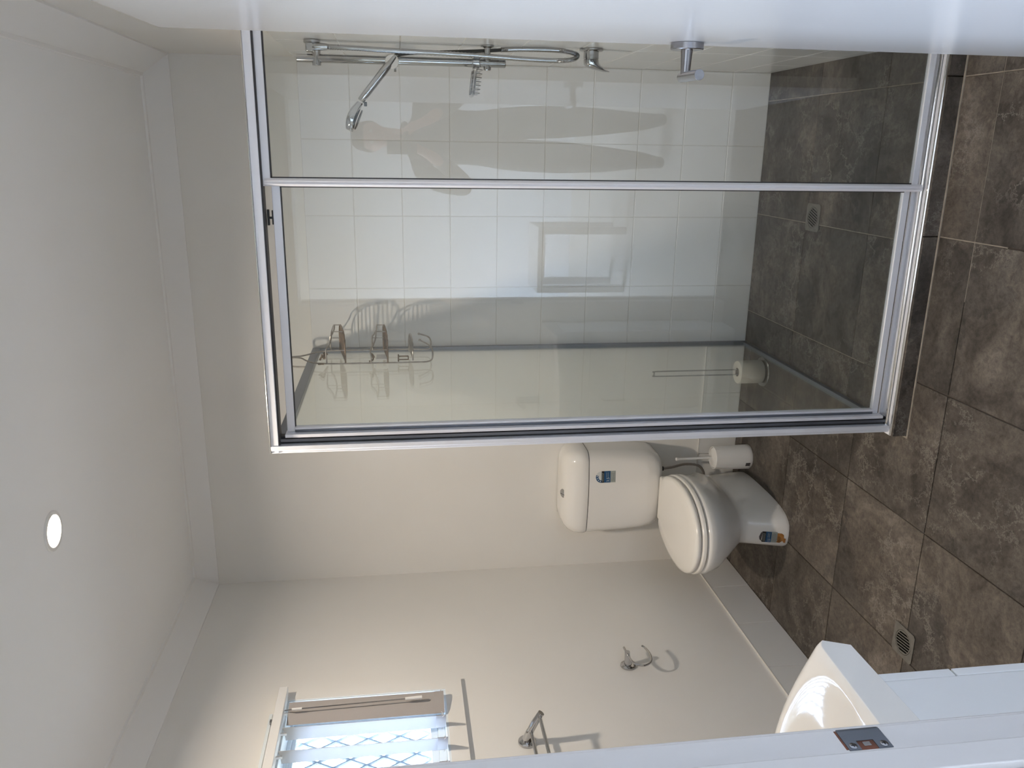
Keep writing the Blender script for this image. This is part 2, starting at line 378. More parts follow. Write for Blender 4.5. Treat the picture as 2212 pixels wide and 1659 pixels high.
# strike plate: plate with latch hole, curved lip, two screws, raw timber behind
zs0, zs1, ys0, ys1 = .999, 1.057, .764, .797
xp = DX0+.0012
sp = MB()
hz0, hz1, hy0, hy1 = 1.018, 1.041, .764, .779
for (a, b, c, d) in [(ys0, hy1, zs0, hz0), (ys0, hy1, hz1, zs1), (hy1, ys1, zs0+.000, zs1)]:
    sp.box(DX0-.0004, xp, a, b, c, d)
lip = [[(DX0+.0012-.0*t, .797, zs0), (DX0+.0012, .797, zs1)] for t in (0,)]
pr = []
for i in range(7):
    t = i/6; ang = t*PI/2; rr = .009
    inset = .012*t*t
    cx, cyy = DX0+.0012-rr, .797
    o_ = (cx+rr*math.cos(ang), cyy+rr*math.sin(ang)); i_ = (cx+(rr-.0014)*math.cos(ang), cyy+(rr-.0014)*math.sin(ang))
    pr.append([(o_[0], o_[1], zs0+inset), (o_[0], o_[1], zs1-inset), (i_[0], i_[1], zs1-inset), (i_[0], i_[1], zs0+inset)])
sp.rings(pr)
strike = sp.build('strike_plate', 'strike_steel', jl); strike['label'] = 'grey steel strike plate with a rectangular latch hole'
pk = MB().box(DX0-.0006, DX0+.0002, hy0, hy1, hz0, hz1); pk.build('latch_pocket', 'raw_wood', strike)
MB().box(DX0-.0002, DX0+.0009, .770, .777, 1.024, 1.034).build('latch_tongue', 'brushed_steel', strike, bevel=.0004)
MB().box(DX0-.0006, DX0+.0003, .766, .799, zs1, zs1+.003).build('timber_chip', 'raw_wood', strike)
for zz in (1.008, 1.049):
    s_ = MB().lathe([(.0052, 0), (.0052, .0006), (.0036, .0012)], (xp, .7705, zz), (1, 0, 0), 16).build('screw', 'brushed_steel', strike)
    MB().box(xp+.0009, xp+.0015, .7675, .7735, zz-.0006, zz+.0006).box(xp+.0009, xp+.0015, .7699, .7711, zz-.003, zz+.003).build('cross_slot', 'black_plastic', s_)

# ------------------------------------------------------------------ the open door with its lever
dh = Vector((.187, .806, 0)); df = Vector((.215, 1.770, 0)); dd = (df-dh).normalized(); dn = Vector((-dd.y, dd.x, 0))   # dn points left into the doorway
LEN = (df-dh).length
def dpt(s, t, z): p = dh+dd*s-dn*t; return (p.x, p.y, z)
door = MB()
door.add([dpt(0, 0, .012), dpt(LEN, 0, .012), dpt(LEN, .036, .012), dpt(0, .036, .012), dpt(0, 0, 2.04), dpt(LEN, 0, 2.04), dpt(LEN, .036, 2.04), dpt(0, .036, 2.04)],
    [(0, 3, 2, 1), (4, 5, 6, 7), (0, 1, 5, 4), (1, 2, 6, 5), (2, 3, 7, 6), (3, 0, 4, 7)])
dob = struct(door.build('door_1', 'door_paint', org=(dh.x, dh.y, 0), bevel=.0015), 'white glossy door standing open on the right with a lever handle')
def handle_at(sgn, sl, zl):
    base = dh+dd*sl; n = dn if sgn > 0 else -dn; b0 = base if sgn > 0 else base-dn*.036
    o = Vector((b0.x, b0.y, zl))
    rose = MB().lathe([(.0325, 0), (.0335, .0012), (.0335, .0125), (.0322, .0140), (.012, .0142)], o, n, 40).build('handle_rose', 'brushed_steel', dob)
    MB().lathe([(.0120, .0), (.0118, .004), (.0112, .012), (.0094, .050)], o+n*.014, n, 24).build('handle_neck', 'brushed_steel', rose)
    k = o+n*.0655
    L0, L1 = k+dd*.020, k-dd*.085
    lb = MB().tube([L0, L0-dd*.0008, L1+dd*.0008, L1], [.0098, .0104, .0104, .0098], 24).build('handle_lever', 'brushed_steel', rose)
handle_at(1, LEN-.058, .998)
handle_at(-1, LEN-.058, .998)
for zz in (.25, 1.02, 1.80):
    MB().tube([dpt(-.006, .036, zz-.05), dpt(-.006, .036, zz+.05)], .006, 12).build('hinge', 'brushed_steel', dob)

# ------------------------------------------------------------------ window, diamond screen, vertical blind
win = struct(MB().box(XL-.004, XL+.014, WY0-.062, WY1+.060, WZ0-.062, WZ0).box(XL-.004, XL+.014, WY0-.062, WY1+.060, WZ1, WZ1+.062)
    .box(XL-.004, XL+.014, WY1, WY1+.060, WZ0, WZ1).box(XL-.004, XL+.014, WY0-.062, WY0, WZ0, WZ1).build('window_1', 'paint', org=(XL, WY1, WZ0), smooth=0), 'small high window with painted architrave')
rv = MB().box(XL-.13, XL+.012, WY1-.008, WY1, WZ0, WZ1).box(XL-.13, XL+.012, WY0, WY0+.008, WZ0, WZ1).box(XL-.13, XL+.012, WY0+.008, WY1-.008, WZ0, WZ0+.008).box(XL-.13, XL+.012, WY0+.008, WY1-.008, WZ1-.008, WZ1)
rv.build('reveal', 'white_aluminium', win, smooth=0)
fx0, fx1 = XL-.115, XL-.075
MB().box(fx0, fx1, WY1-.028, WY1-.008, WZ0+.008, WZ1-.008).box(fx0, fx1, WY0+.008, WY0+.028, WZ0+.008, WZ1-.008).box(fx0, fx1, WY0+.028, WY1-.028, WZ0+.008, WZ0+.034).box(fx0, fx1, WY0+.028, WY1-.028, WZ1-.022, WZ1-.008).build('window_frame', 'white_aluminium', win, smooth=0, bevel=.002)
sash = MB().box(fx0+.006, fx1-.010, WY1-.048, WY1-.028, WZ0+.034, WZ1-.022).box(fx0+.006, fx1-.01, WY0+.028, WY0+.048, WZ0+.034, WZ1-.022).box(fx0+.006, fx1-.01, WY0+.048, WY1-.048, WZ0+.034, WZ0+.060).box(fx0+.006, fx1-.01, WY0+.048, WY1-.048, WZ1-.036, WZ1-.022)
so = sash.build('sash', 'white_aluminium', win, smooth=0, bevel=.002)
MB().box(fx0+.018, fx0+.022, WY0+.044, WY1-.044, WZ0+.056, WZ1-.032).build('pane', 'obscured_glass', win)
# diamond security screen outside
scr = MB(); y0, y1, z0, z1 = WY0+.01, WY1-.01, WZ0+.01, WZ1-.01
pitch_y, pitch_z = .066, .058*2
xg = XL-.128
def clip(p, q):
    (ya, za), (yb, zb) = p, q; t0, t1 = 0., 1.
    for a, d, lo, hi in ((ya, yb-ya, y0, y1), (za, zb-za, z0, z1)):
        if abs(d) < 1e-9: continue
        u, v = (lo-a)/d, (hi-a)/d
        if u > v: u, v = v, u
        t0, t1 = max(t0, u), min(t1, v)
    if t0 >= t1: return None
    return (ya+(yb-ya)*t0, za+(zb-za)*t0), (ya+(yb-ya)*t1, za+(zb-za)*t1)
H = z1-z0; run = H/pitch_z*pitch_y
yy = y0-run-pitch_y
while yy < y1+run:
    for s in (1, -1):
        a = (yy, z0) if s > 0 else (yy+run, z0); b = (yy+run, z1) if s > 0 else (yy, z1)
        c = clip(a, b)
        if c: scr.tube([(xg, *c[0]), (xg, *c[1])], .0062, 6)
    yy += pitch_y
scr.build('diamond_screen', 'screen_mesh', win)
# vertical blind
bl = thing('vertical_blind', (XL+.03, 2.2, WZ0), 'fabric vertical blind hanging over the small high window', 'blind')
MB().box(XL+.016, XL+.058, 1.66, 2.618, 2.028, 2.060).build('headrail', 'plastic_white', bl, bevel=.002)
MB().box(XL+.0, XL+.020, 1.66, 2.52, 2.071, 2.082).build('top_batten', 'white_aluminium', bl, bevel=.001)
for yb in (2.47, 2.1, 1.75):
    MB().box(XL+.0, XL+.03, yb-.008, yb+.008, 2.060, 2.074).build('bracket', 'brushed_steel', bl)
SW = .100
def slat(yc, s_dir, cxo):
    s_dir = Vector(s_dir).normalized(); nrm = Vector((s_dir.y, -s_dir.x, 0))
    c = Vector((XL+cxo, yc, 0)); m = MB(); R = []
    for i in range(9):
        t = (i/8-.5); off = nrm*(.004*(1-4*t*t))
        p = c+s_dir*(t*SW)+off
        R.append([(p.x+nrm.x*.0006, p.y+nrm.y*.0006, 1.472), (p.x+nrm.x*.0006, p.y+nrm.y*.0006, 2.016), (p.x-nrm.x*.0006, p.y-nrm.y*.0006, 2.016), (p.x-nrm.x*.0006, p.y-nrm.y*.0006, 1.472)])
    sl = m.rings(R).build('slat', 'blind_fabric', bl, smooth=60)
    m = MB(); R = []
    for i in range(13):
        t = i/12*2*PI; a = math.cos(t)*SW*.5; b = math.sin(t)*.0055
        p = c+s_dir*a+nrm*(.002+b); R.append((p.x, p.y))
    m.rings([[(x, y, 1.466) for x, y in R[:-1]], [(x, y, 1.50) for x, y in R[:-1]]], False, False)
    m.build('weight_pocket', 'blind_fabric', sl)
    h = MB().box(c.x-.004, c.x+.004, yc-.003, yc+.003, 2.008, 2.03); h.build('hanger_clip', 'plastic_white', sl)
    for sg in (-1, 1):
        e = c+s_dir*(sg*SW*.5); MB().tube([(e.x-.006, e.y, 1.478), (e.x, e.y, 1.472), (e.x+.006, e.y, 1.478)], .0016, 6).build('chain_clip', 'plastic_white', sl)
slat(2.500, (.174, .985, 0), .030)
for i in range(6): slat(2.396-.111*i, (-.883, .469, 0), .030)
wd = [(XL+.045, 2.50, 2.026), (XL+.055, 2.490, 1.995), (XL+.057, 2.498, 1.60)]
wand = MB().tube(wd, [.0022, .0022, .0022], 8).build('wand', 'brushed_steel', bl)
MB().tube([(XL+.055, 2.490, 2.0), (XL+.0555, 2.4905, 1.965)], .0045, 8).build('wand_ferrule', 'plastic_white', wand)
MB().tube([(XL+.057, 2.498, 1.605), (XL+.058, 2.499, 1.545)], [.0055, .0065], 10).build('wand_grip', 'plastic_white', wand)
# large window behind the camera
w2 = struct(MB().box(HX0-.06, HX0+.012, QY0-.06, QY0, QZ0-.06, QZ1+.06).box(HX0-.06, HX0+.012, QY1, QY1+.06, QZ0-.06, QZ1+.06).box(HX0-.06, HX0+.012, QY0, QY1, QZ0-.06, QZ0).box(HX0-.06, HX0+.012, QY0, QY1, QZ1, QZ1+.06)
    .box(HX0-.05, HX0-.01, -1.925, -1.875, QZ0, QZ1).build('window_2', 'trim_paint', org=(HX0, -1, QZ0), smooth=0), 'large window behind the camera')
MB().box(HX0-.034, HX0-.030, QY0, -1.925, QZ0, QZ1).build('pane', 'window_glass', w2)
MB().box(HX0-.034, HX0-.030, -1.875, QY1, QZ0, QZ1).build('pane', 'window_glass', w2)

# ------------------------------------------------------------------ shower screen
XS = -.850; GY = 2.272
scn = thing('shower_screen', (XS, GY, .046), 'silver framed glass shower screen with a sliding door and a glass return', 'shower screen')
SA = 'satin_aluminium'
tr = MB().box(-.8505, XR-TT, GY-.024, GY+.020, 1.944, 1.966).build('top_rail', SA, scn, bevel=.0015)
MB().box(XS+.024, XR-TT, GY-.021, GY+.015, 1.9395, 1.944).build('shadow_gap', 'dark_gasket', tr)
MB().box(-.8505, XR-TT, GY-.026, GY-.016, 1.966, 1.969).build('rail_cap', 'bright_aluminium', tr, bevel=.001)
post = MB().box(-.8425, -.829, GY-.026, GY+.020, .056, 1.966).build('corner_post', SA, scn, bevel=.0012)
MB().box(-.8515, -.8425, GY-.022, GY+.018, .056, 1.963).build('corner_cover', SA, post, bevel=.0015)
MB().box(-.829, -.806, GY-.002, GY+.018, .058, 1.944).build('channel', 'dark_gasket', post)
MB().box(-.821, -.8125, GY-.012, GY-.002, .058, 1.944).build('channel_fin', 'strike_steel', post)
trk = MB().box(XS-.010, XR-TT, 2.240, 2.306, .046, .054).build('bottom_track', SA, scn, bevel=.001)
MB().tube([(XS-.008, 2.2405, .051), (XR-TT, 2.2405, .051)], .0052, 10).build('front_bead', 'bright_aluminium', trk)
MB().tube([(XS+.018, 2.262, .059), (XR-TT, 2.262, .059)], .0046, 10).build('track_ridge', 'bright_aluminium', trk)
MB().box(XS+.02, XR-TT, 2.2665, 2.273, .052, .057).build('track_groove', 'dark_gasket', trk)
MB().box(XS+.02, XR-TT, 2.296, 2.304, .052, .064).build('back_ridge', SA, trk, bevel=.001)
wc = MB().box(XR-TT-.018, XR-TT, GY-.012, GY+.018, .056, 1.944).build('wall_channel', SA, scn, bevel=.001)
# fixed panel by the wall
for a, b in ((1.920, 1.940), (.074, .092)): MB().box(-.104, XR-TT-.016, GY-.012, GY+.004, a, b).build('panel_rail', SA, scn, bevel=.001)
mul = MB()
mul.rings([[(-.083-.021*t, GY-.012-.007*math.sin(PI*t)*(1 if True else 0)-.0035*math.sin(2*PI*t)**2, z) for t in [i/10 for i in range(11)]]+[(-.104, GY+.004, z), (-.083, GY+.004, z)] for z in (.062, 1.935)])
mul.build('mullion', SA, scn, smooth=30)
MB().box(-.083, -.0800, GY-.008, GY+.002, .092, 1.920).box(-.083, XR-TT-.016, GY-.008, GY+.002, 1.9165, 1.920).build('gasket', 'dark_gasket', scn)
MB().box(-.100, XR-TT-.014, GY-.006, GY-.001, .078, 1.935).build('fixed_pane', 'shower_glass', scn)
# sliding door behind it
dy = GY+.016
for a, b in ((1.900, 1.922), (.080, .100)): MB().box(-.798, -.088, dy-.006, dy+.010, a, b).build('door_rail', SA, scn, bevel=.001)
MB().box(-.808, -.7985, dy-.030, dy+.012, .074, 1.926).build('door_stile', SA, scn, bevel=.001)
MB().box(-.7975, -.790, dy-.010, dy+.010, .100, 1.900).build('door_stile', 'strike_steel', scn, bevel=.001)
MB().box(-.790, -.783, dy-.013, dy+.010, .100, 1.900).build('door_stile', SA, scn, bevel=.002)
MB().box(-.102, -.088, dy-.006, dy+.010, .100, 1.900).build('door_stile', SA, scn, bevel=.001)
MB().box(-.786, -.10, dy-.002, dy+.004, 1.897, 1.900).box(-.1075, -.1045, dy-.008, dy+.004, .1, 1.9).build('gasket', 'dark_gasket', scn)
MB().box(-.796, -.092, dy, dy+.005, .085, 1.915).build('door_pane', 'shower_glass', scn)
gl_ = MB()
gl_.box(-.208, -.166, dy-.004, dy+.006, 1.9325, 1.9385).box(-.206, -.168, dy-.004, dy+.006, 1.9215, 1.9260).box(-.191, -.185, dy-.003, dy+.004, 1.926, 1.9325)
gl_.build('door_glide', 'black_plastic', scn, bevel=.0012)
# glass return to the back wall
MB().box(XS-.004, XS+.002, GY+.02, YB-TT-.004, .012, 1.945).build('return_pane', 'shower_glass', scn)
MB().box(XS-.012, XS+.012, GY+.02, YB-.002, 1.934, 1.966).build('return_top_rail', 'strike_steel', scn, bevel=.001)
MB().box(XS-.011, XS+.010, YB-TT-.020, YB-.0, .0, 1.934).build('return_wall_channel', 'strike_steel', scn, bevel=.001)
MB().box(XS-.011, XS+.008, 2.312, YB-TT, -.002, .018).build('return_floor_channel', 'strike_steel', scn, bevel=.001)

# ------------------------------------------------------------------ shower rail with hose, handset and soap dish
RY = 2.85; RX = .270
rs = thing('shower_rail', (XR-TT, RY, 1.22), 'chrome hand shower on a vertical rail with hose and wire soap dish', 'shower rail')
MB().tube([(RX, RY, 1.898), (RX, RY, 1.895), (RX, RY, 1.227), (RX, RY, 1.224)], [.0122, .0132, .0132, .0122], 20).build('rail', 'chrome', rs)
WX = XR-TT
tb = MB().lathe([(.025, 0), (.027, .002), (.027, .009), (.024, .011)], (WX, RY, 1.848), (-1, 0, 0), 24).build('top_bracket', 'chrome', rs)
MB().box(RX+.018, WX, RY-.016, RY+.016, 1.838, 1.868).build('bracket_arm', 'chrome', tb, bevel=.004)
MB().tube([(RX-.022, RY, 1.836), (RX-.020, RY, 1.836), (RX+.024, RY, 1.836), (RX+.026, RY, 1.836)], [.013, .0145, .0145, .013], 20).build('bracket_clamp', 'chrome', tb)
MB().tube([(RX+.034, RY-.010, 1.845), (RX+.034, RY-.012, 1.822), (RX+.034, RY-.012, 1.800)], [.013, .012, .0095], 16).build('hose_outlet', 'chrome', tb)
lb = MB().lathe([(.020, 0), (.022, .002), (.022, .006), (.012, .009), (.011, WX-RX)], (WX, RY, 1.284), (-1, 0, 0), 20).build('low_bracket', 'chrome', rs)
MB().tube([(RX-.022, RY, 1.284), (RX-.020, RY, 1.284), (RX+.024, RY, 1.284), (RX+.026, RY, 1.284)], [.011, .0125, .0125, .011], 20).build('bracket_clamp', 'chrome', lb)
# hose: ribbed metal, dark liner showing near the handset
def ribbed(path, r):
    pts, rad = [], []
    P = smoothpath(path, 26)
    for i, p in enumerate(P): pts.append(p); rad.append(r if i % 2 else r*.80)
    return MB().tube(pts, rad, 9)
hp = [(RX+.034, RY-.012, 1.802), (.302, RY-.016, 1.70), (.298, RY-.02, 1.59), (.294, RY-.02, 1.425), (.289, RY-.02, 1.273), (.284, RY-.02, 1.15), (.283, RY-.02, 1.055), (.288, RY-.018, 1.003), (.300, RY-.015, .984), (.309, RY-.012, 1.0), (.316, RY-.010, 1.056), (.316, RY-.008, 1.165), (.312, RY-.006, 1.24)]
ribbed(hp, .0088).build('hose', 'chrome', rs, smooth=60)
MB().tube(smoothpath([(.312, RY-.006, 1.238), (.306, RY+.002, 1.33), (.300, RY+.008, 1.45), (.294, RY+.006, 1.54), (.286, RY, 1.583), (.278, RY, 1.592)], 6), .0056, 10).build('bare_hose', 'black_rubber', rs)
sl = MB().lathe([(.012, -.020), (.0185, -.018), (.0185, .018), (.012, .020)], (RX, RY, 1.594), (0, 0, 1), 24).build('slider', 'chrome', rs)
MB().lathe([(.020, -.013), (.022, -.011), (.022, .011), (.020, .013)], (RX-.004, RY-.012, 1.596), (0, 1, 0), 24).build('slider_knob', 'plastic_white', sl)
MB().box(.236, .250, RY-.004, RY+.004, 1.583, 1.590).build('slider_lever', 'chrome', sl)
h0 = Vector((.282, RY-.018, 1.585)); h1 = Vector((.143, RY-.022, 1.700)); hd = (h1-h0).normalized()
hs = MB().tube([h0, h0+hd*.006, h0+hd*.03, h0+hd*.034, h0+hd*.06, h1-hd*.03, h1-hd*.004, h1], [.008, .0095, .0105, .0125, .0135, .0130, .0115, .010], 20).build('handset', 'chrome', rs)
# head: flattened drop seen from the side, spray face down
e0 = Vector((.138, RY-.022, 1.702)); e1 = Vector((.050, RY-.022, 1.740)); ed = (e1-e0).normalized(); en = Vector((ed.z, 0, -ed.x))*-1
if en.z > 0: en = -en
R = []
for i, (t, wd_, th) in enumerate([(0, .012, .010), (.10, .020, .012), (.25, .031, .0145), (.45, .040, .0160), (.65, .042, .0160), (.82, .037, .0150), (.94, .026, .0135), (1, .015, .012)]):
    c = e0+(e1-e0)*t+Vector((0, 0, .008*math.sin(PI*t)))
    R.append([c+Vector((0, wd_*math.cos(a), 0))+en*(th*math.copysign(abs(math.sin(a))**.55, math.sin(a))) for a in [2*PI*k/20 for k in range(20)]])
hh = MB().rings(R).build('handset_head', 'chrome', hs)
c = e0+(e1-e0)*.55+en*.0135
MB().lathe([(.033, 0), (.033, .003), (.030, .004)], c, en, 28).build('spray_face', 'black_plastic', hh)
MB().box(.126, .140, RY-.030, RY-.014, 1.680, 1.690).build('spray_lever', 'black_plastic', hh, bevel=.002)
# soap dish
sd = MB().lathe([(.0165, -.012), (.018, -.010), (.018, .010), (.0165, .012)], (RX, RY, 1.322), (0, 0, 1), 20).build('soap_dish', 'chrome', rs)
sh = [(.250, RY-.045, 1.326), (.238, RY-.052, 1.328), (.185, RY-.052, 1.334), (.170, RY-.045, 1.335), (.170, RY+.045, 1.335), (.185, RY+.052, 1.334), (.238, RY+.052, 1.328), (.250, RY+.045, 1.326)]
MB().tube(smoothpath(sh+[sh[0]], 3)[:-1], .0055, 8, closed=True).build('dish_rim', 'chrome', sd)
for i in range(7):
    x = .246-.012*i; z = 1.326+.0016*i
    MB().tube([(x, RY-.048, z), (x, RY-.046, z-.014), (x, RY-.036, z-.022), (x, RY+.036, z-.022), (x, RY+.046, z-.014), (x, RY+.048, z)], .0016, 6).build('dish_wire', 'chrome', sd)
# mixer tap
mx = thing('shower_mixer', (WX, RY, .934), 'chrome lever mixer tap on the tiled shower wall', 'tap')
MB().lathe([(.038, 0), (.040, .002), (.040, .006), (.036, .009), (.0265, .010)], (WX, RY, .934), (-1, 0, 0), 36).build('cover_plate', 'chrome', mx)
MB().lathe([(.0255, 0), (.0255, .022), (.0245, .023), (.0245, .0255), (.026, .0265)], (WX-.009, RY, .934), (-1, 0, 0), 32).build('mixer_body', 'chrome', mx)
lev = MB(); Rr = []
for t, zc, w_, hx in [(0, .934, .0255, .0), (.3, .934, .0255, .014), (.55, .930, .0245, .026), (.75, .918, .020, .036), (.9, .898, .0145, .043), (1, .872, .0095, .047)]:
    pass
prof_top = [(.290, .958), (.276, .957), (.268, .948), (.262, .930), (.258, .908), (.254, .888), (.2535, .872)]
prof_bot = [(.290, .910), (.284, .909), (.280, .908), (.274, .902), (.266, .893), (.259, .882), (.2555, .871)]
wid = [.0255, .0250, .0240, .0215, .0180, .0150, .0120]
for (a, b), (c_, d_), w_ in zip(prof_top, prof_bot, wid):
    mid = Vector(((a+c_)/2, RY, (b+d_)/2)); hv = Vector(((a-c_)/2, 0, (b-d_)/2))
    Rr.append([mid+hv*math.copysign(abs(math.sin(q))**.7, math.sin(q))+Vector((0, w_*math.copysign(abs(math.cos(q))**.7, math.cos(q)), 0)) for q in [2*PI*k/16 for k in range(16)]])
lev.rings(Rr).build('mixer_lever', 'chrome', mx)

# ------------------------------------------------------------------ hanging wire caddy on the glass return
cy0, cy1, cx = 3.175, 3.395, XS+.020
cad = thing('shower_caddy', (cx, 3.285, 1.46), 'rusty wire caddy with three shelves hanging on the shower glass', 'shower caddy')
loop = smoothpath([(cx+.075, 3.36, 1.512), (cx+.055, 3.375, 1.47), (cx+.02, 3.385, 1.462), (cx, 3.39, 1.478), (cx, cy1, 1.55), (cx, cy1, 1.70), (cx, cy1, 1.86), (cx, cy1-.015, 1.925), (cx, 3.34, 1.965), (cx+.002, 3.302, 1.995), (cx, 3.292, 2.035), (cx-.018, 3.288, 2.045), (cx-.036, 3.286, 2.03), (cx-.040, 3.286, 1.975)], 5)
MB().tube(loop, .0032, 8).build('hanging_wire', 'caddy_wire', cad)
loop2 = smoothpath([(cx+.075, 3.24, 1.512), (cx+.055, 3.215, 1.47), (cx+.02, 3.195, 1.462), (cx, 3.185, 1.478), (cx, cy0, 1.55), (cx, cy0, 1.70), (cx, cy0, 1.86), (cx, cy0+.015, 1.925), (cx, 3.23, 1.965), (cx+.002, 3.272, 1.995), (cx, 3.282, 2.035), (cx-.018, 3.284, 2.045), (cx-.036, 3.284, 2.03), (cx-.040, 3.284, 1.975)], 5)
MB().tube(loop2, .0032, 8).build('hanging_wire', 'caddy_wire', cad)
for p_ in ((cx+.075, 3.36, 1.512), (cx+.075, 3.24, 1.512)): MB().ball(p_, .0055).build('hook_ball', 'caddy_wire', cad)
# rusted clamp and hook where the frame meets the glass
MB().tube(smoothpath([(cx+.012, 3.19, 1.91), (cx+.026, 3.20, 1.90), (cx+.012, 3.215, 1.895), (cx+.022, 3.23, 1.905), (cx+.006, 3.25, 1.893), (cx+.020, 3.275, 1.90), (cx+.008, 3.30, 1.89)], 4), .004, 8).build('rusty_clamp', 'rusty_wire', cad)
MB().tube([(cx, cy0-.002, 1.90), (cx+.004, cy0-.02, 1.912)], .003, 6).build('clamp_pin', 'rusty_wire', cad)
MB().tube([(cx, cy0-.002, 1.90), (cx+.004, cy0-.018, 1.893)], .003, 6).build('clamp_pin', 'rusty_wire', cad)
def basket(zf, dep, ya, yb, rail=True, nw=11, matn='rusty_wire', tilt=.16):
    ym = (ya+yb)/2
    def tz(p): return (p[0], p[1], p[2]+tilt*(p[1]-ym))
    rim = smoothpath([(cx, ya, zf), (cx+dep*.6, ya, zf), (cx+dep, ya+.045, zf-.0), (cx+dep, yb-.045, zf), (cx+dep*.6, yb, zf), (cx, yb, zf)], 4)
    sh_ = MB().tube([tz(p) for p in rim], .003, 8).build('shelf', matn, cad)
    for i in range(nw):
        y = ya+(yb-ya)*(i+.5)/nw; e = min(1, (min(y-ya, yb-y)/.045)); xx = cx+dep*(.62+.38*min(1, e**.5))
        MB().tube([tz((cx, y, zf-.002)), tz((xx, y, zf-.002))], .0022, 6).build('shelf_wire', matn, sh_)
    if rail:
        zr = zf+.055
        top = smoothpath([(cx, ya, zr), (cx+dep*.45, ya, zr+.002), (cx+dep*.6, ya+.004, zr-.008), (cx+dep*.8, ya+.02, zr-.018), (cx+dep, ya+.045, zr-.020), (cx+dep, yb-.045, zr-.020), (cx+dep*.8, yb-.02, zr-.018), (cx+dep*.6, yb-.004, zr-.008), (cx+dep*.45, yb, zr+.002), (cx, yb, zr)], 4)
        MB().tube(top, .0030, 8).build('guard_rail', 'caddy_wire', sh_)
        for (x, y, zt) in ((cx+dep, ya+.045, zr-.020), (cx+dep, yb-.045, zr-.020), (cx+dep*.45, ya, zr), (cx+dep*.45, yb, zr)):
            MB().tube([tz((x, y, zf)), (x, y, zt)], .0020, 6).build('guard_post', 'caddy_wire', sh_)
basket(1.826, .120, cy0, cy1)
basket(1.652, .118, cy0-.002, cy1-.002, tilt=.09)
basket(1.548, .085, 3.205, 3.365, rail=False, nw=7, matn='caddy_wire', tilt=.08)
MB().box(cx-.002, cx+.004, 3.225, 3.30, 1.640, 1.690).build('hook_plate', 'plastic_white', cad, bevel=.002)
MB().tube(smoothpath([(cx+.006, cy0, 1.716), (cx+.014, cy0+.004, 1.700), (cx+.03, cy0+.03, 1.706), (cx+.016, cy0+.055, 1.70), (cx+.006, cy0+.07, 1.698)], 4), .0032, 8).build('rusty_hook', 'rusty_wire', cad)
MB().tube([(cx+.004, cy0+.005, 1.60), (cx+.004, cy0+.11, 1.60)], .003, 6).tube([(cx+.004, cy0+.03, 1.602), (cx+.004, cy0+.03, 1.56), (cx+.004, cy0+.085, 1.56), (cx+.004, cy0+.085, 1.602)], .0026, 6).build('soap_bracket', 'rusty_wire', cad)

# ------------------------------------------------------------------ floor waste grates
def grate(cx_, cy_, label, ang, dz=0.0):
    t = thing('floor_grate', (cx_, cy_, 0), label, 'drain grate', 'floor drain grates')
    a = .052; m = MB(); n = 40
    sq = []
    for k in range(n):
        q = 2*PI*(k+.5)/n; cxx, sxx = math.cos(q), math.sin(q); s = a/max(abs(cxx), abs(sxx)); sq.append((cx_+cxx*s, cy_+sxx*s))
    ci = [(cx_+.0405*math.cos(2*PI*(k+.5)/n), cy_+.0405*math.sin(2*PI*(k+.5)/n)) for k in range(n)]
    m.rings([[(x, y, .0016) for x, y in sq], [(x, y, .0032) for x, y in sq], [(x, y, .0032) for x, y in ci], [(x, y, .0016) for x, y in ci]], False, False)
    m.build('grate_frame', 'drain_metal', t, smooth=20)
    MB().lathe([(.0390, .0014), (.0390, .0030), (.0365, .0034), (.0352, .0034), (.0352, .0014)], (cx_, cy_, 0), n=40, caps=False).build('grate_ring', 'drain_metal', t)
    MB().lathe([(1e-7, .0012), (.0395, .0012)], (cx_, cy_, 0), n=32).build('drain_hole', 'drain_dark', t)
    ca, sa = math.cos(ang), math.sin(ang)
    for i in range(8):
        v = (i-3.5)*.0095
        hw = math.sqrt(max(0, .0358**2-v*v)); b = .0018
        q = [(-hw, v-b), (hw, v-b), (hw, v+b), (-hw, v+b)]
        MB().rings([[(cx_+x*ca-y*sa, cy_+x*sa+y*ca, z) for x, y in q] for z in (.0016, .0033)]).build('grate_bar', 'drain_metal', t)
    t.location.z += dz
grate(-1.516, 2.084, 'square metal drain grate in the floor beside the vanity', -PI/2+.12)
grate(-.237, 2.985, 'square metal drain grate in the shower floor', PI/2-.35, .0016)

# ------------------------------------------------------------------ toilet
TX = -1.535
toi = thing('toilet', (TX, 3.15, 0), 'white close coupled toilet with closed lid against the back wall', 'toilet')
def egg(yf, yb, hw, z, n=48, pf=2.15, pb=3.2, yc=None, clip=9):
    yc = yf+(yb-yf)*.56 if yc is None else yc; out = []
    for k in range(n):
        a = 2*PI*k/n; cs, sn = math.cos(a), math.sin(a); p = pf if sn < 0 else pb
        x = hw*math.copysign(abs(cs)**(2/p), cs); y = (yc-yf if sn < 0 else yb-yc)*math.copysign(abs(sn)**(2/p), sn)
        out.append((TX+x, min(clip, yc+y), z))
    return out
secs = [(0, 2.884, 3.44, .096), (.012, 2.882, 3.44, .097), (.06, 2.892, 3.44, .092), (.12, 2.908, 3.43, .089), (.16, 2.922, 3.42, .089), (.185, 2.925, 3.41, .094), (.205, 2.905, 3.40, .108), (.235, 2.868, 3.38, .132), (.275, 2.828, 3.37, .156), (.315, 2.798, 3.36, .173), (.350, 2.782, 3.36, .183), (.372, 2.777, 3.36, .187), (.385, 2.780, 3.36, .186), (.390, 2.790, 3.35, .178)]
def pbk(z): return 3.2 if z < .19 else (3.2-1.2*min(1, (z-.19)/.12))
def pfk(z): return 3.3 if z < .16 else (3.3-1.15*min(1, (z-.16)/.08))
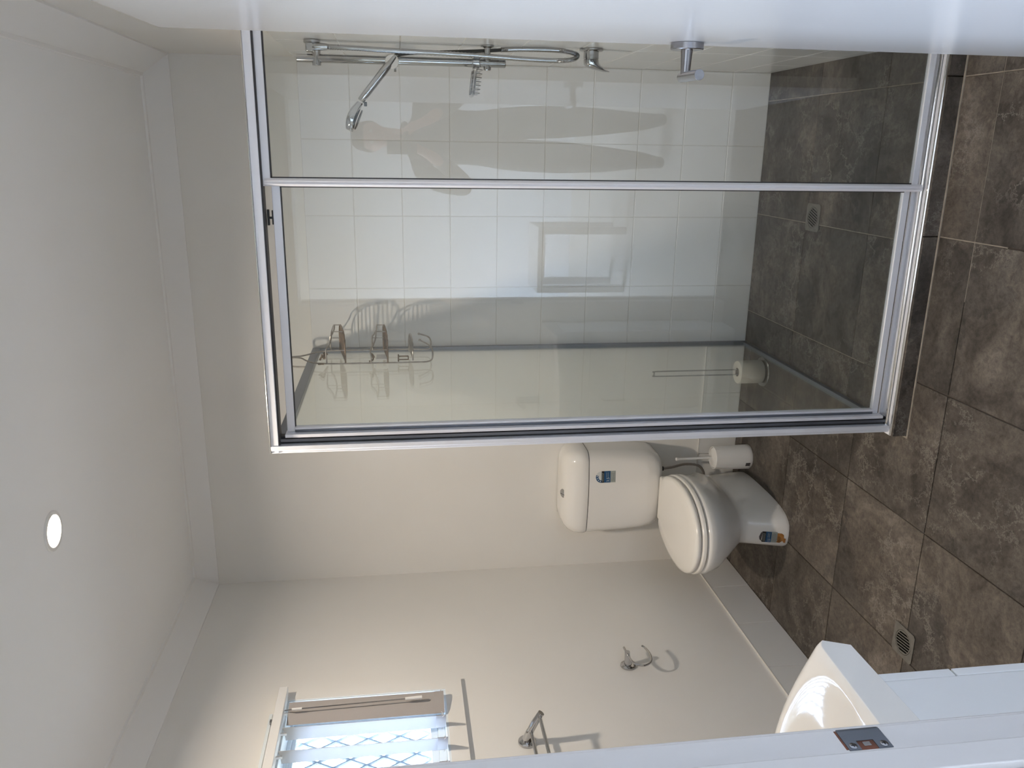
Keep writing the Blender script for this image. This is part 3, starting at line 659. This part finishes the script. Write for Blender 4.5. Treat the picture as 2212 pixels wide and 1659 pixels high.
MB().rings([egg(b, c_, d_, a, pf=pfk(a), pb=pbk(a), yc=3.03 if a > .3 else None, clip=3.335 if a > .3 else 9) for a, b, c_, d_ in secs]).build('pan', 'ceramic', toi, smooth=60)
E_ = dict(yc=3.03, pb=2.0, clip=3.252)
MB().rings([egg(2.786, 3.345, .183, .3935, **E_), egg(2.780, 3.35, .188, .397, **E_), egg(2.780, 3.35, .188, .408, **E_), egg(2.785, 3.345, .184, .4125, **E_)]).build('seat', 'seat_plastic', toi, smooth=50)
MB().rings([egg(2.792, 3.335, .178, .4165, **E_), egg(2.787, 3.34, .183, .420, **E_), egg(2.786, 3.34, .184, .430, **E_), egg(2.791, 3.335, .180, .437, **E_), egg(2.81, 3.32, .165, .4415, **E_), egg(2.86, 3.27, .12, .4435, **E_)]).build('lid', 'seat_plastic', toi, smooth=50)
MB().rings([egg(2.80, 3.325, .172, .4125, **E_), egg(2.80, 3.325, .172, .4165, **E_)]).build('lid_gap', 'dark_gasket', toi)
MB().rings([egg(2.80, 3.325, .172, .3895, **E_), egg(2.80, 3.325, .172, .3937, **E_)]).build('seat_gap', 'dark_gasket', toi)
MB().box(TX-.105, TX+.105, 3.235, 3.318, .388, .428).build('hinge_block', 'seat_plastic', toi, bevel=.008, seg=3)
# cistern
def rr(hw, yf, yb, z, r=.05, n=6, bulge=.012):
    pts = []
    cs = [(hw-r, yb-.01, 0, 90, .01), (-(hw-r), yb-.01, 90, 180, .01)]
    pts.append((hw, yb)); pts.append((-hw, yb))
    # left front corner, bowed front, right front corner
    for i in range(n+1):
        a = PI+PI/2*i/n; pts.append((-(hw-r)+r*math.cos(a), yf+r+r*math.sin(a)))
    for i in range(1, 8):
        t = i/8; x = -(hw-r)+2*(hw-r)*t; pts.append((x, yf-bulge*math.sin(PI*t)))
    for i in range(n+1):
        a = 1.5*PI+PI/2*i/n; pts.append(((hw-r)+r*math.cos(a), yf+r+r*math.sin(a)))
    return [(TX+.021+x, y, z) for x, y in pts]
YT = YB-.006
cst = [(.402, .120, 3.368, .04), (.404, .138, 3.352, .045), (.412, .158, 3.340, .05), (.428, .174, 3.333, .05), (.455, .186, 3.329, .05), (.50, .192, 3.327, .05), (.60, .197, 3.325, .05), (.70, .2005, 3.324, .05), (.757, .202, 3.324, .05)]
MB().rings([rr(h, yf, YT, z, r) for z, h, yf, r in cst]).build('cistern', 'ceramic', toi, smooth=50)
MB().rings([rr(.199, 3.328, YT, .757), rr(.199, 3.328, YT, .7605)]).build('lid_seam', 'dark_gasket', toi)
cl = [(.7605, .202, 3.322, .05), (.764, .204, 3.320, .05), (.79, .204, 3.321, .05), (.815, .200, 3.327, .05), (.838, .190, 3.340, .05), (.855, .172, 3.360, .05), (.864, .150, 3.385, .045), (.868, .12, 3.405, .03)]
MB().rings([rr(h, yf, YT, z, r) for z, h, yf, r in cl]).build('cistern_lid', 'ceramic', toi, smooth=50)
bt = MB().lathe([(.0215, 0), (.0215, .003), (.0195, .0045), (1e-7, .0052)], (TX+.013, 3.375, .8610), (0, -.52, .86), 28).build('flush_button', 'chrome', toi)
MB().tube([Vector((TX+.009, 3.375, .861))+Vector((0, -.52, .86))*.0053+Vector((.0, .86, .52))*k for k in (-.016, .016)], .0008, 5).build('button_split', 'black_plastic', bt)
# inlet hose
MB().lathe([(.0105, 0), (.0105, .022)], (TX+.095+.013, 3.395, .385), (0, 0, 1), 14).build('inlet_nut', 'black_plastic', toi)
hz = smoothpath([(TX+.095+.013, 3.395, .39), (TX+.098+.013, 3.40, .34), (TX+.102+.013, 3.42, .27), (TX+.088+.013, 3.43, .20), (TX+.045+.013, 3.435, .168), (TX+.005+.013, 3.44, .178), (TX-.03+.013, 3.45, .20)], 8)
MB().tube(hz, [.0062 if i % 2 else .0056 for i in range(len(hz))], 10).build('inlet_hose', 'steel_braid', toi)
# ---- rating stickers
def text_part(body, size, fn, matname, parent, name='printed_text', ext=.0):
    cu = bpy.data.curves.new('t', 'FONT'); cu.body = body; cu.size = size; cu.resolution_u = 3
    ob = bpy.data.objects.new('t', cu); C.objects.link(ob); dg = bpy.context.evaluated_depsgraph_get()
    me = bpy.data.meshes.new_from_object(ob.evaluated_get(dg)); bpy.data.objects.remove(ob)
    m = MB(); m.add([fn(v.co.x, v.co.y) for v in me.vertices], [tuple(p.vertices) for p in me.polygons]); bpy.data.meshes.remove(me)
    return m.build(name, matname, parent, smooth=0)
def sticker(surf, u0, u1, vtop, arc, vblack, vblue, vsil, vend, num, worn):
    # surf(u, v, lift) -> point; u across, v up
    def patch(a, b, c, d, lift, mt, name, parent, n=6, poly=None):
        m = MB(); R = []
        for i in range(n+1):
            u = a+(b-a)*i/n; R.append([surf(u, c, lift), surf(u, d, lift), surf(u, d, lift-.0004), surf(u, c, lift-.0004)])
        return m.rings(R).build(name, mt, parent, smooth=60)
    back = patch(u0, u1, vsil, vblack, .0008, 'sticker_white', 'rating_sticker', toi)
    patch(u0, u1, vblue, vblack, .0011, 'sticker_black', 'black_band', back)
    patch(u0, u1, vsil, vblue, .0011, 'sticker_blue', 'blue_band', back)
    patch(u0, u1, vend, vsil, .0011, 'sticker_silver', 'silver_band', back)
    cu_ = (u0+u1)/2; ra = (u1-u0)/2
    # dome with star arc
    if not worn:
        m = MB(); R = []
        for i in range(17):
            a = PI*i/16; R.append([surf(cu_+ra*math.cos(a), vblack+ra*1.0*math.sin(a), .0009), surf(cu_, vblack, .0009)])
        m.add([r[0] for r in R]+[R[0][1]], [(i, i+1, 17) for i in range(16)]); m.build('dome', 'sticker_white', back, smooth=60)
        m = MB(); R = []
        for i in range(13):
            a = PI-PI*.62*i/12
            R.append([surf(cu_+ra*math.cos(a), vblack+ra*math.sin(a), .0013), surf(cu_+ra*.56*math.cos(a), vblack+ra*.56*math.sin(a), .0013)])
        m.add([q for r in R for q in r], [(2*i, 2*i+2, 2*i+3, 2*i+1) for i in range(12)]); m.build('star_arc', 'sticker_blue', back, smooth=60)
        for k in range(4):
            a = PI-PI*(.09+.155*k); su, sv = cu_+ra*.78*math.cos(a), vblack+ra*.78*math.sin(a); pts = []
            for j in range(10):
                q = PI/2+2*PI*j/10; r_ = .0042 if j % 2 == 0 else .0018; pts.append(surf(su+r_*math.cos(q), sv+r_*math.sin(q), .0016))
            MB().add(pts+[surf(su, sv, .0016)], [(j, (j+1) % 10, 10) for j in range(10)]).build('star', 'sticker_white', back, smooth=0)
    else:
        m = MB(); pts = [(u0+.004, vblack), (u0+.012, vblack+.010), (cu_, vblack+.013), (u1-.006, vblack+.007), (u1, vblack)]
        m.add([surf(a, b, .0009) for a, b in pts], [(0, 1, 2, 3, 4)]); m.build('dome_remnant', 'sticker_grey', back, smooth=0)
    hgt = (vblue-vsil)
    text_part(num, hgt*.62, lambda x, y: surf(u0+.0035+x*.95, vsil+hgt*.2+y, .0015), 'sticker_white', back, 'rating_number')
    text_part('WATER RATING', (vblack-vblue)*.42, lambda x, y: surf(u0+.005+x*.95, vblue+(vblack-vblue)*.28+y, .0015), 'sticker_white', back) if False else None
    for k, (a, b) in enumerate(((.25, .82), (.62, .86))):
        yv = vblue+(vblack-vblue)*(.32 if k == 0 else .68)
        m = MB(); x = u0+.006
        while x < u0+(u1-u0)*b:
            l = random.uniform(.002, .006); m.add([surf(x, yv-.0010, .0014), surf(x+l, yv-.0010, .0014), surf(x+l, yv+.0010, .0014), surf(x, yv+.0010, .0014)], [(0, 1, 2, 3)]); x += l+.0014
        m.build('fine_print', 'sticker_silver', back, smooth=0)
    for k in range(4):
        yv = vend+(vsil-vend)*(k+.7)/4.4; m = MB(); x = u0+.006
        while x < u1-.008-.004*(k % 2):
            l = random.uniform(.002, .006); m.add([surf(x, yv-.0008, .0014), surf(x+l, yv-.0008, .0014), surf(x+l, yv+.0008, .0014), surf(x, yv+.0008, .0014)], [(0, 1, 2, 3)]); x += l+.0014
        m.build('fine_print', 'sticker_print', back, smooth=0)
    x = u0+(u1-u0)*.46; m = MB()
    for yv in (vsil+hgt*.36, vsil+hgt*.62):
        m.add([surf(x, yv-.0008, .0014), surf(u1-.006, yv-.0008, .0014), surf(u1-.006, yv+.0008, .0014), surf(x, yv+.0008, .0014)], [(0, 1, 2, 3)])
    m.build('fine_print', 'sticker_silver', back, smooth=0)
    return back
def cist_front(u, v, lift):
    hwf = .197; t = (u-(TX+.021-hwf+.05))/(2*(hwf-.05)); t = max(0, min(1, t)); yf = 3.3255-(v-.60)*.010
    return (u, yf-.012*math.sin(PI*t)-lift, v)
b1 = sticker(cist_front, -1.451, -1.397, .728, True, .7005, .688, .659, .635, '3.5', False)
b1['label'] = 'blue and white water rating sticker'
def ped_front(u, v, lift):
    for (z0_, f0, b0_, w0), (z1_, f1, b1_, w1) in zip(secs[:-1], secs[1:]):
        if z0_ <= v <= z1_:
            k = (v-z0_)/(z1_-z0_); yf = f0+(f1-f0)*k; yb = b0_+(b1_-b0_)*k; hw = w0+(w1-w0)*k; break
    yc = yf+(yb-yf)*.56; q = min(.99, abs((u-TX)/hw)); p = 3.3
    y = yc-(yc-yf)*(1-q**p)**(1/p)
    dx = (u-TX)/hw
    return (u+lift*dx*.6, y-lift*1.1, v)
b2 = sticker(ped_front, -1.572, -1.522, .121, False, .1065, .093, .071, .048, '3.5', True)
b2['label'] = 'worn blue water rating sticker with an orange torn strip'
m = MB(); pts = [(-1.526, .048), (-1.527, .030), (-1.534, .022), (-1.548, .021), (-1.550, .013), (-1.570, .012), (-1.571, .018), (-1.560, .024), (-1.566, .030), (-1.572, .035), (-1.570, .048)]
m.add([ped_front(a, b, .0011) for a, b in pts]+[ped_front(-1.548, .036, .0011)], [(i, (i+1) % 11, 11) for i in range(11)]); m.build('torn_strip', 'sticker_orange', b2, smooth=0)

# ------------------------------------------------------------------ toilet brush, spare paper stand and roll
bx_, by_ = -1.358, 3.335
br = thing('toilet_brush', (bx_, by_, 0), 'white toilet brush in a white plastic holder beside the cistern', 'toilet brush')
MB().lathe([(.0555, 0), (.0575, .004), (.0570, .02), (.0525, .165), (.0515, .172), (.0485, .173), (.0475, .166), (.0460, .10), (.0460, .01)], (bx_, by_, 0), n=40).build('holder', 'plastic_white', br)
MB().lathe([(.0455, .160), (.0450, .170), (.028, .1725), (.012, .176)], (bx_, by_, 0), n=36).build('brush_cap', 'plastic_white', br)
MB().lathe([(.0062, .172), (.0055, .20), (.0055, .335), (.0075, .340), (.0075, .348), (.005, .350)], (bx_, by_, 0), n=16).build('brush_handle', 'plastic_white', br)
m = MB(); R = []
for i in range(7):
    a = -2.05+.32*i/6*1.0; R.append([(bx_+.0579*math.cos(a), by_+.0579*math.sin(a), .012), (bx_+.0575*math.cos(a), by_+.0575*math.sin(a), .034)])
m.add([q for r in R for q in r], [(2*i, 2*i+2, 2*i+3, 2*i+1) for i in range(6)]); m.build('product_label', 'sticker_grey', br)
sx_, sy_ = -.932, 3.275
st = thing('paper_stand', (sx_, sy_, 0), 'chrome wire stand for spare toilet rolls behind the shower glass', 'toilet roll stand')
MB().lathe([(.066, 0), (.067, .003), (.064, .007), (.012, .010)], (sx_, sy_, 0), n=36).build('stand_base', 'chrome', st)
MB().tube(smoothpath([(sx_-.011, sy_, .008), (sx_-.011, sy_, .25), (sx_-.011, sy_, .488), (sx_-.007, sy_, .498), (sx_, sy_, .501), (sx_+.007, sy_, .498), (sx_+.011, sy_, .488), (sx_+.011, sy_, .25), (sx_+.011, sy_, .008)], 4), .0032, 10).build('stand_loop', 'chrome', st)
rl = thing('toilet_roll', (sx_, sy_, .011), 'white toilet paper roll standing on the chrome wire stand', 'toilet roll')
MB().lathe([(.0195, .012), (.049, .012), (.051, .015), (.051, .117), (.049, .120), (.0195, .120), (.0195, .012)], (sx_, sy_, 0), n=40, caps=False).build('paper', 'paper_roll', rl)
MB().lathe([(.0185, .0118), (.0196, .0118), (.0196, .1205), (.0185, .1205), (.0185, .0118)], (sx_, sy_, 0), n=30, caps=False).build('core', 'cardboard', rl)

# ------------------------------------------------------------------ paper holder and towel rail on the left wall
tp = thing('paper_holder', (XL, 2.668, .731), 'small chrome paper roll hook on the left wall', 'paper holder')
MB().lathe([(.029, 0), (.030, .002), (.0295, .007), (.025, .0105), (.015, .012)], (XL, 2.668, .731), (1, 0, 0), 28).build('wall_rose', 'chrome', tp)
MB().tube([(XL+.010, 2.668, .731), (XL+.03, 2.668, .733), (XL+.052, 2.668, .736), (XL+.066, 2.668, .737)], [.0155, .0125, .0105, .0105], 18).build('holder_post', 'chrome', tp)
hk = smoothpath([(XL+.056, 2.712, .7385), (XL+.056, 2.67, .737), (XL+.056, 2.628, .733), (XL+.056, 2.602, .722), (XL+.056, 2.588, .700), (XL+.056, 2.594, .674), (XL+.056, 2.617, .655), (XL+.056, 2.66, .648), (XL+.056, 2.70, .655), (XL+.056, 2.714, .663)], 5)
MB().tube(hk, .0044, 10).build('hook_wire', 'chrome', tp)
tw = thing('towel_rail', (XL, 2.0, 1.195), 'chrome double towel rail on the left wall under the window', 'towel rail')
for yb in (2.292, 1.70):
    a = MB().lathe([(.030, 0), (.031, .002), (.030, .008), (.024, .012), (.015, .013)], (XL, yb, 1.194), (1, 0, 0), 28).build('wall_rose', 'chrome', tw)
    sgn = -1 if yb > 2 else 1
    MB().tube(smoothpath([(XL+.010, yb, 1.196), (XL+.035, yb+sgn*.008, 1.192), (XL+.07, yb+sgn*.013, 1.180), (XL+.105, yb+sgn*.015, 1.164), (XL+.128, yb+sgn*.015, 1.150)], 4), [.016]*3+[.014]*4+[.0125]*5+[.0115]*5, 16).build('rail_arm', 'chrome', a)
for x_, z_ in ((XL+.118, 1.156), (XL+.058, 1.184)):
    MB().tube([(x_, 2.277, z_), (x_, 1.715, z_)], .0062, 14).build('rail_bar', 'chrome', tw)

# ------------------------------------------------------------------ vanity and basin
VX0, VX1 = -1.56, -.802
va = thing('vanity_cabinet', ((VX0+VX1)/2, .93, 0), 'white slim vanity cabinet against the doorway wall', 'vanity')
MB().box(VX0, VX1, YF+.002, 1.0065, .10, .849).build('body', 'cabinet_white', va, bevel=.001)
MB().box(VX0+.01, VX1-.012, YF+.002, .965, 0, .10).build('kickboard', 'cabinet_white', va)
MB().box(VX0, VX1, 1.008, 1.026, .721, .846).build('drawer_front', 'cabinet_white', va, bevel=.0015)
mid = (VX0+VX1)/2
for a, b in ((VX0, mid-.0015), (mid+.0015, VX1)):
    d = MB().box(a, b, 1.008, 1.026, .104, .7175).build('door', 'cabinet_white', va, bevel=.0015)
    hx = b-.05 if a < mid-.1 else a+.05
    MB().tube([(hx, 1.026, .55), (hx, 1.05, .55), (hx, 1.05, .65), (hx, 1.026, .65)], .005, 8).build('handle', 'chrome', d)
# semi recessed ceramic top, bowed front, shallow bowl
BX0, BX1 = -1.565, -.797
m = MB(); nu, nv = 46, 26; bc = (BX0+BX1)/2
def front(x): t = (x-bc)/((BX1-BX0)/2); return 1.118+.115*(max(0, 1-t*t))**1.15
def ztop(x, v, y):
    z = .926-.018*v
    e = ((x-bc)/.375)**2+((y-1.0)/.195)**2
    dp = max(0, 1-e)
    z -= .058*dp**1.3
    ed = min(1, (BX1-x)/.02, (x-BX0)/.02)
    return z-.006*(1-max(0, ed))**2
top = [[None]*(nv+1) for _ in range(nu+1)]; bot = [[None]*(nv+1) for _ in range(nu+1)]
for i in range(nu+1):
    s_ = i/nu; x = BX0+(BX1-BX0)*(.5-.5*math.cos(PI*s_))
    for j in range(nv+1):
        v = math.sin(PI/2*j/nv) if False else 1-(1-j/nv)**1.5
        y = (YF+.002)+(front(x)-(YF+.002))*v
        zt = ztop(x, v, y)-.010*max(0, (v-.93)/.07)**2
        top[i][j] = (x, y, zt)
        fr = front(x); yb_ = min(y, (YF+.002)+(fr-.018-(YF+.002))*v)
        sag = .038*max(0, 1-((x-bc)/.36)**2)
        bot[i][j] = (x, yb_, min(.8496, zt-.004) if y < 1.03 else .850)
idx = {}
vs_, fs_ = [], []
for key, g in (('t', top), ('b', bot)):
    for i in range(nu+1):
        for j in range(nv+1): idx[key, i, j] = len(vs_); vs_.append(g[i][j])
for i in range(nu):
    for j in range(nv):
        fs_.append((idx['t', i, j], idx['t', i+1, j], idx['t', i+1, j+1], idx['t', i, j+1]))
        fs_.append((idx['b', i, j], idx['b', i, j+1], idx['b', i+1, j+1], idx['b', i+1, j]))
for i in range(nu):
    fs_.append((idx['t', i, nv], idx['t', i+1, nv], idx['b', i+1, nv], idx['b', i, nv])); fs_.append((idx['t', i, 0], idx['b', i, 0], idx['b', i+1, 0], idx['t', i+1, 0]))
for j in range(nv):
    fs_.append((idx['t', 0, j], idx['t', 0, j+1], idx['b', 0, j+1], idx['b', 0, j])); fs_.append((idx['t', nu, j], idx['b', nu, j], idx['b', nu, j+1], idx['t', nu, j+1]))
m.add(vs_, fs_)
ba = thing('basin', (bc, .95, .85), 'white glossy ceramic basin top with a bowed front on the vanity', 'basin')
m.build('basin_bowl', 'ceramic', ba, smooth=42, bevel=.007, seg=3)
tpx = bc
MB().lathe([(.024, 0), (.024, .006), (.019, .008), (.018, .11), (.016, .115)], (tpx, .845, .922), (0, 0, 1), 20).build('tap_body', 'chrome', ba)
MB().tube(smoothpath([(tpx, .85, 1.02), (tpx, .90, 1.03), (tpx, .955, 1.015)], 5), .011, 14).build('tap_spout', 'chrome', ba)

# ------------------------------------------------------------------ downlight
lx, ly = -1.011, 2.141
dl = thing('downlight', (lx, ly, ZC-.004), 'lit round recessed downlight in the ceiling', 'downlight')
MB().lathe([(.0425, -.0005), (.0445, -.004), (.054, -.004), (.0565, -.0015), (.0565, 0)], (lx, ly, ZC), n=48, caps=False).build('downlight_ring', 'plastic_white', dl)
MB().lathe([(1e-7, -.0022), (.030, -.0020), (.043, -.001)], (lx, ly, ZC), n=40).build('diffuser', 'lamp_lens', dl)
L_ = bpy.data.lights.new('downlight_lamp', 'AREA'); L_.shape = 'DISK'; L_.size = .084; L_.energy = 7.8; L_.color = (1, .87, .71); L_.spread = math.radians(160)
lo = bpy.data.objects.new('downlight_lamp', L_); C.objects.link(lo); lo.parent = dl; lo.location = (0, 0, -.004)
struct(MB().lathe([(.0022, 0), (.002, .0012), (1e-7, .0018)], (-1.0, 2.55, ZC), (0, 0, -1), 8).build('trim_10', 'black_plastic'), 'tiny dark speck on the ceiling') if False else None

# ------------------------------------------------------------------ person taking the picture and what stands behind them
tbx0, tbx1, tby0, tby1 = -.975, -.515, -1.42, -1.0
tb = thing('side_table', ((tbx0+tbx1)/2, (tby0+tby1)/2, 0), 'small white side table reflected in the shower glass', 'table')
MB().box(tbx0, tbx1, tby0, tby1, .575, .625).build('table_top', 'trim_paint', tb, bevel=.003)
for x in (tbx0, tbx1-.05):
    for y in (tby0, tby1-.05): MB().box(x, x+.05, y, y+.05, 0, .575).build('leg', 'trim_paint', tb, bevel=.002)

def skin_mesh(verts, edges, rad, root=0, sub=2):
    me = bpy.data.meshes.new('sk'); me.from_pydata(verts, edges, []); o = bpy.data.objects.new('sk', me); C.objects.link(o)
    md = o.modifiers.new('s', 'SKIN'); md.use_smooth_shade = True; md.branch_smoothing = .6
    for i, r in enumerate(rad):
        d = me.skin_vertices[0].data[i]; d.radius = r if isinstance(r, tuple) else (r, r); d.use_root = (i == root)
    s = o.modifiers.new('u', 'SUBSURF'); s.levels = sub; s.render_levels = sub
    dg = bpy.context.evaluated_depsgraph_get(); dg.update()
    out = bpy.data.meshes.new_from_object(o.evaluated_get(dg)); bpy.data.objects.remove(o); return out
PX, PY = .055, -.40
V_, E_, R_ = [], [], []
def jv(p, r, par=None):
    V_.append((PX+p[0], PY+p[1], p[2])); R_.append(r)
    if par is not None: E_.append((par, len(V_)-1))
    return len(V_)-1
pel = jv((0, 0, .98), (.190, .130))
wst = jv((0, .0, 1.14), (.190, .130), pel); chs = jv((0, .0, 1.33), (.215, .135), wst); upc = jv((0, -.005, 1.46), (.170, .105), chs)
nk = jv((0, .005, 1.545), (.062, .062), upc); nk2 = jv((0, .018, 1.60), (.055, .058), nk)
jaw = jv((0, .040, 1.655), (.066, .082), nk2); hd1 = jv((0, .036, 1.715), (.076, .095), jaw); hd2 = jv((0, .028, 1.775), (.074, .092), hd1); hd3 = jv((0, .02, 1.815), (.045, .055), hd2)
ns = jv((0, .128, 1.700), (.013, .014), hd1)
for sg in (-1, 1):
    ear = jv((sg*.080, .02, 1.715), (.009, .022), hd1)
    sho = jv((sg*.165, -.005, 1.445), (.080, .078), upc); d_ = jv((sg*.235, -.01, 1.39), (.075, .075), sho)
    el = jv((sg*.285, .06, 1.165), (.060, .060), d_)
    fa = jv((sg*.16, .20, 1.30), (.048, .048), el); wr = jv((sg*.085, .285, 1.42), (.027, .027), fa)
    pm = jv((sg*.062, .31, 1.475), (.022, .034), wr); pm2 = jv((sg*.050, .318, 1.512), (.020, .036), pm)
    for k in range(4):
        f1 = jv((sg*(.040), .335-.018*k+.01, 1.525+.004*k), (.0095, .0095), pm2)
        f2 = jv((sg*(.028), .350-.018*k+.0, 1.548+.010*k), (.0085, .0085), f1)
        f3 = jv((sg*(.010), .352-.016*k, 1.556+.012*k), (.0075, .0075), f2)
    t1 = jv((sg*.035, .295, 1.500), (.011, .011), pm); t2 = jv((sg*.012, .300, 1.515), (.009, .009), t1)
    hp_ = jv((sg*.09, 0, .90), (.120, .122), pel); kn = jv((sg*.105, .015, .50), (.088, .090), hp_); an = jv((sg*.112, -.01, .10), (.066, .068), kn)
    ft = jv((sg*.118, .075, .050), (.042, .040), an); to = jv((sg*.122, .165, .040), (.036, .028), ft); he = jv((sg*.112, -.045, .05), (.038, .038), an)
body = skin_mesh(V_, E_, R_)
for x in ('skin', 'jacket', 'trousers', 'shoe'): body.materials.append(M[x])
for p in body.polygons:
    c = p.center; z = c.z; r2 = math.hypot(c.x-PX, c.y-PY)
    if z < .105: k = 3
    elif z < .97: k = 2
    elif z < 1.535 and not (c.y > PY+.262): k = 1
    else: k = 0
    p.material_index = k; p.use_smooth = True
for v in body.vertices: v.co -= Vector((PX, PY, 0))
per = bpy.data.objects.new('person', body); C.objects.link(per); per.location = (PX, PY, 0); ORG[per] = Vector((PX, PY, 0))
tag(per, 'person in dark jacket and trousers photographing, reflected in the shower glass', 'person')
def pp(x, y, z): return (PX+x, PY+y, z)
hm = MB(); Rh = []
for i in range(9):
    a = PI*.60*i/8; z = 1.752+.082*math.cos(a); r = math.sin(a)
    Rh.append([pp(.088*r*math.cos(q), .020+.107*r*math.sin(q)-(.02 if math.sin(q) > 0 else 0)*r*(i/8), z+(.040*(i/8) if math.sin(q) > .3 else -.02*(i/8))) for q in [2*PI*k/24 for k in range(24)]])
Rh[0] = [pp(.004*math.cos(2*PI*k/24), .02+.004*math.sin(2*PI*k/24), 1.835) for k in range(24)]
hm.rings(Rh, True, False).build('hair', 'hair', per, smooth=60)
for sg in (-1, 1): MB().ball(pp(sg*.030, .115, 1.722), .011, 12).build('eye', 'eye_white', per)
MB().tube(smoothpath([pp(-.024, .113, 1.658), pp(0, .124, 1.655), pp(.024, .113, 1.658)], 4), .0055, 8).build('mouth', 'skin', per)
MB().tube([pp(.075*math.cos(2*PI*k/20), .008+.070*math.sin(2*PI*k/20), 1.535+.012*math.sin(2*PI*k/20)) for k in range(20)], .016, 8, closed=True).build('collar', 'jacket', per)
ph = thing('phone', (0, -.03, 1.50), 'black phone held up by the person, reflected in the shower glass', 'phone')
MB().box(-.038, .038, -.040, -.031, 1.475, 1.635).build('phone_body', 'black_plastic', ph, bevel=.004, seg=3)
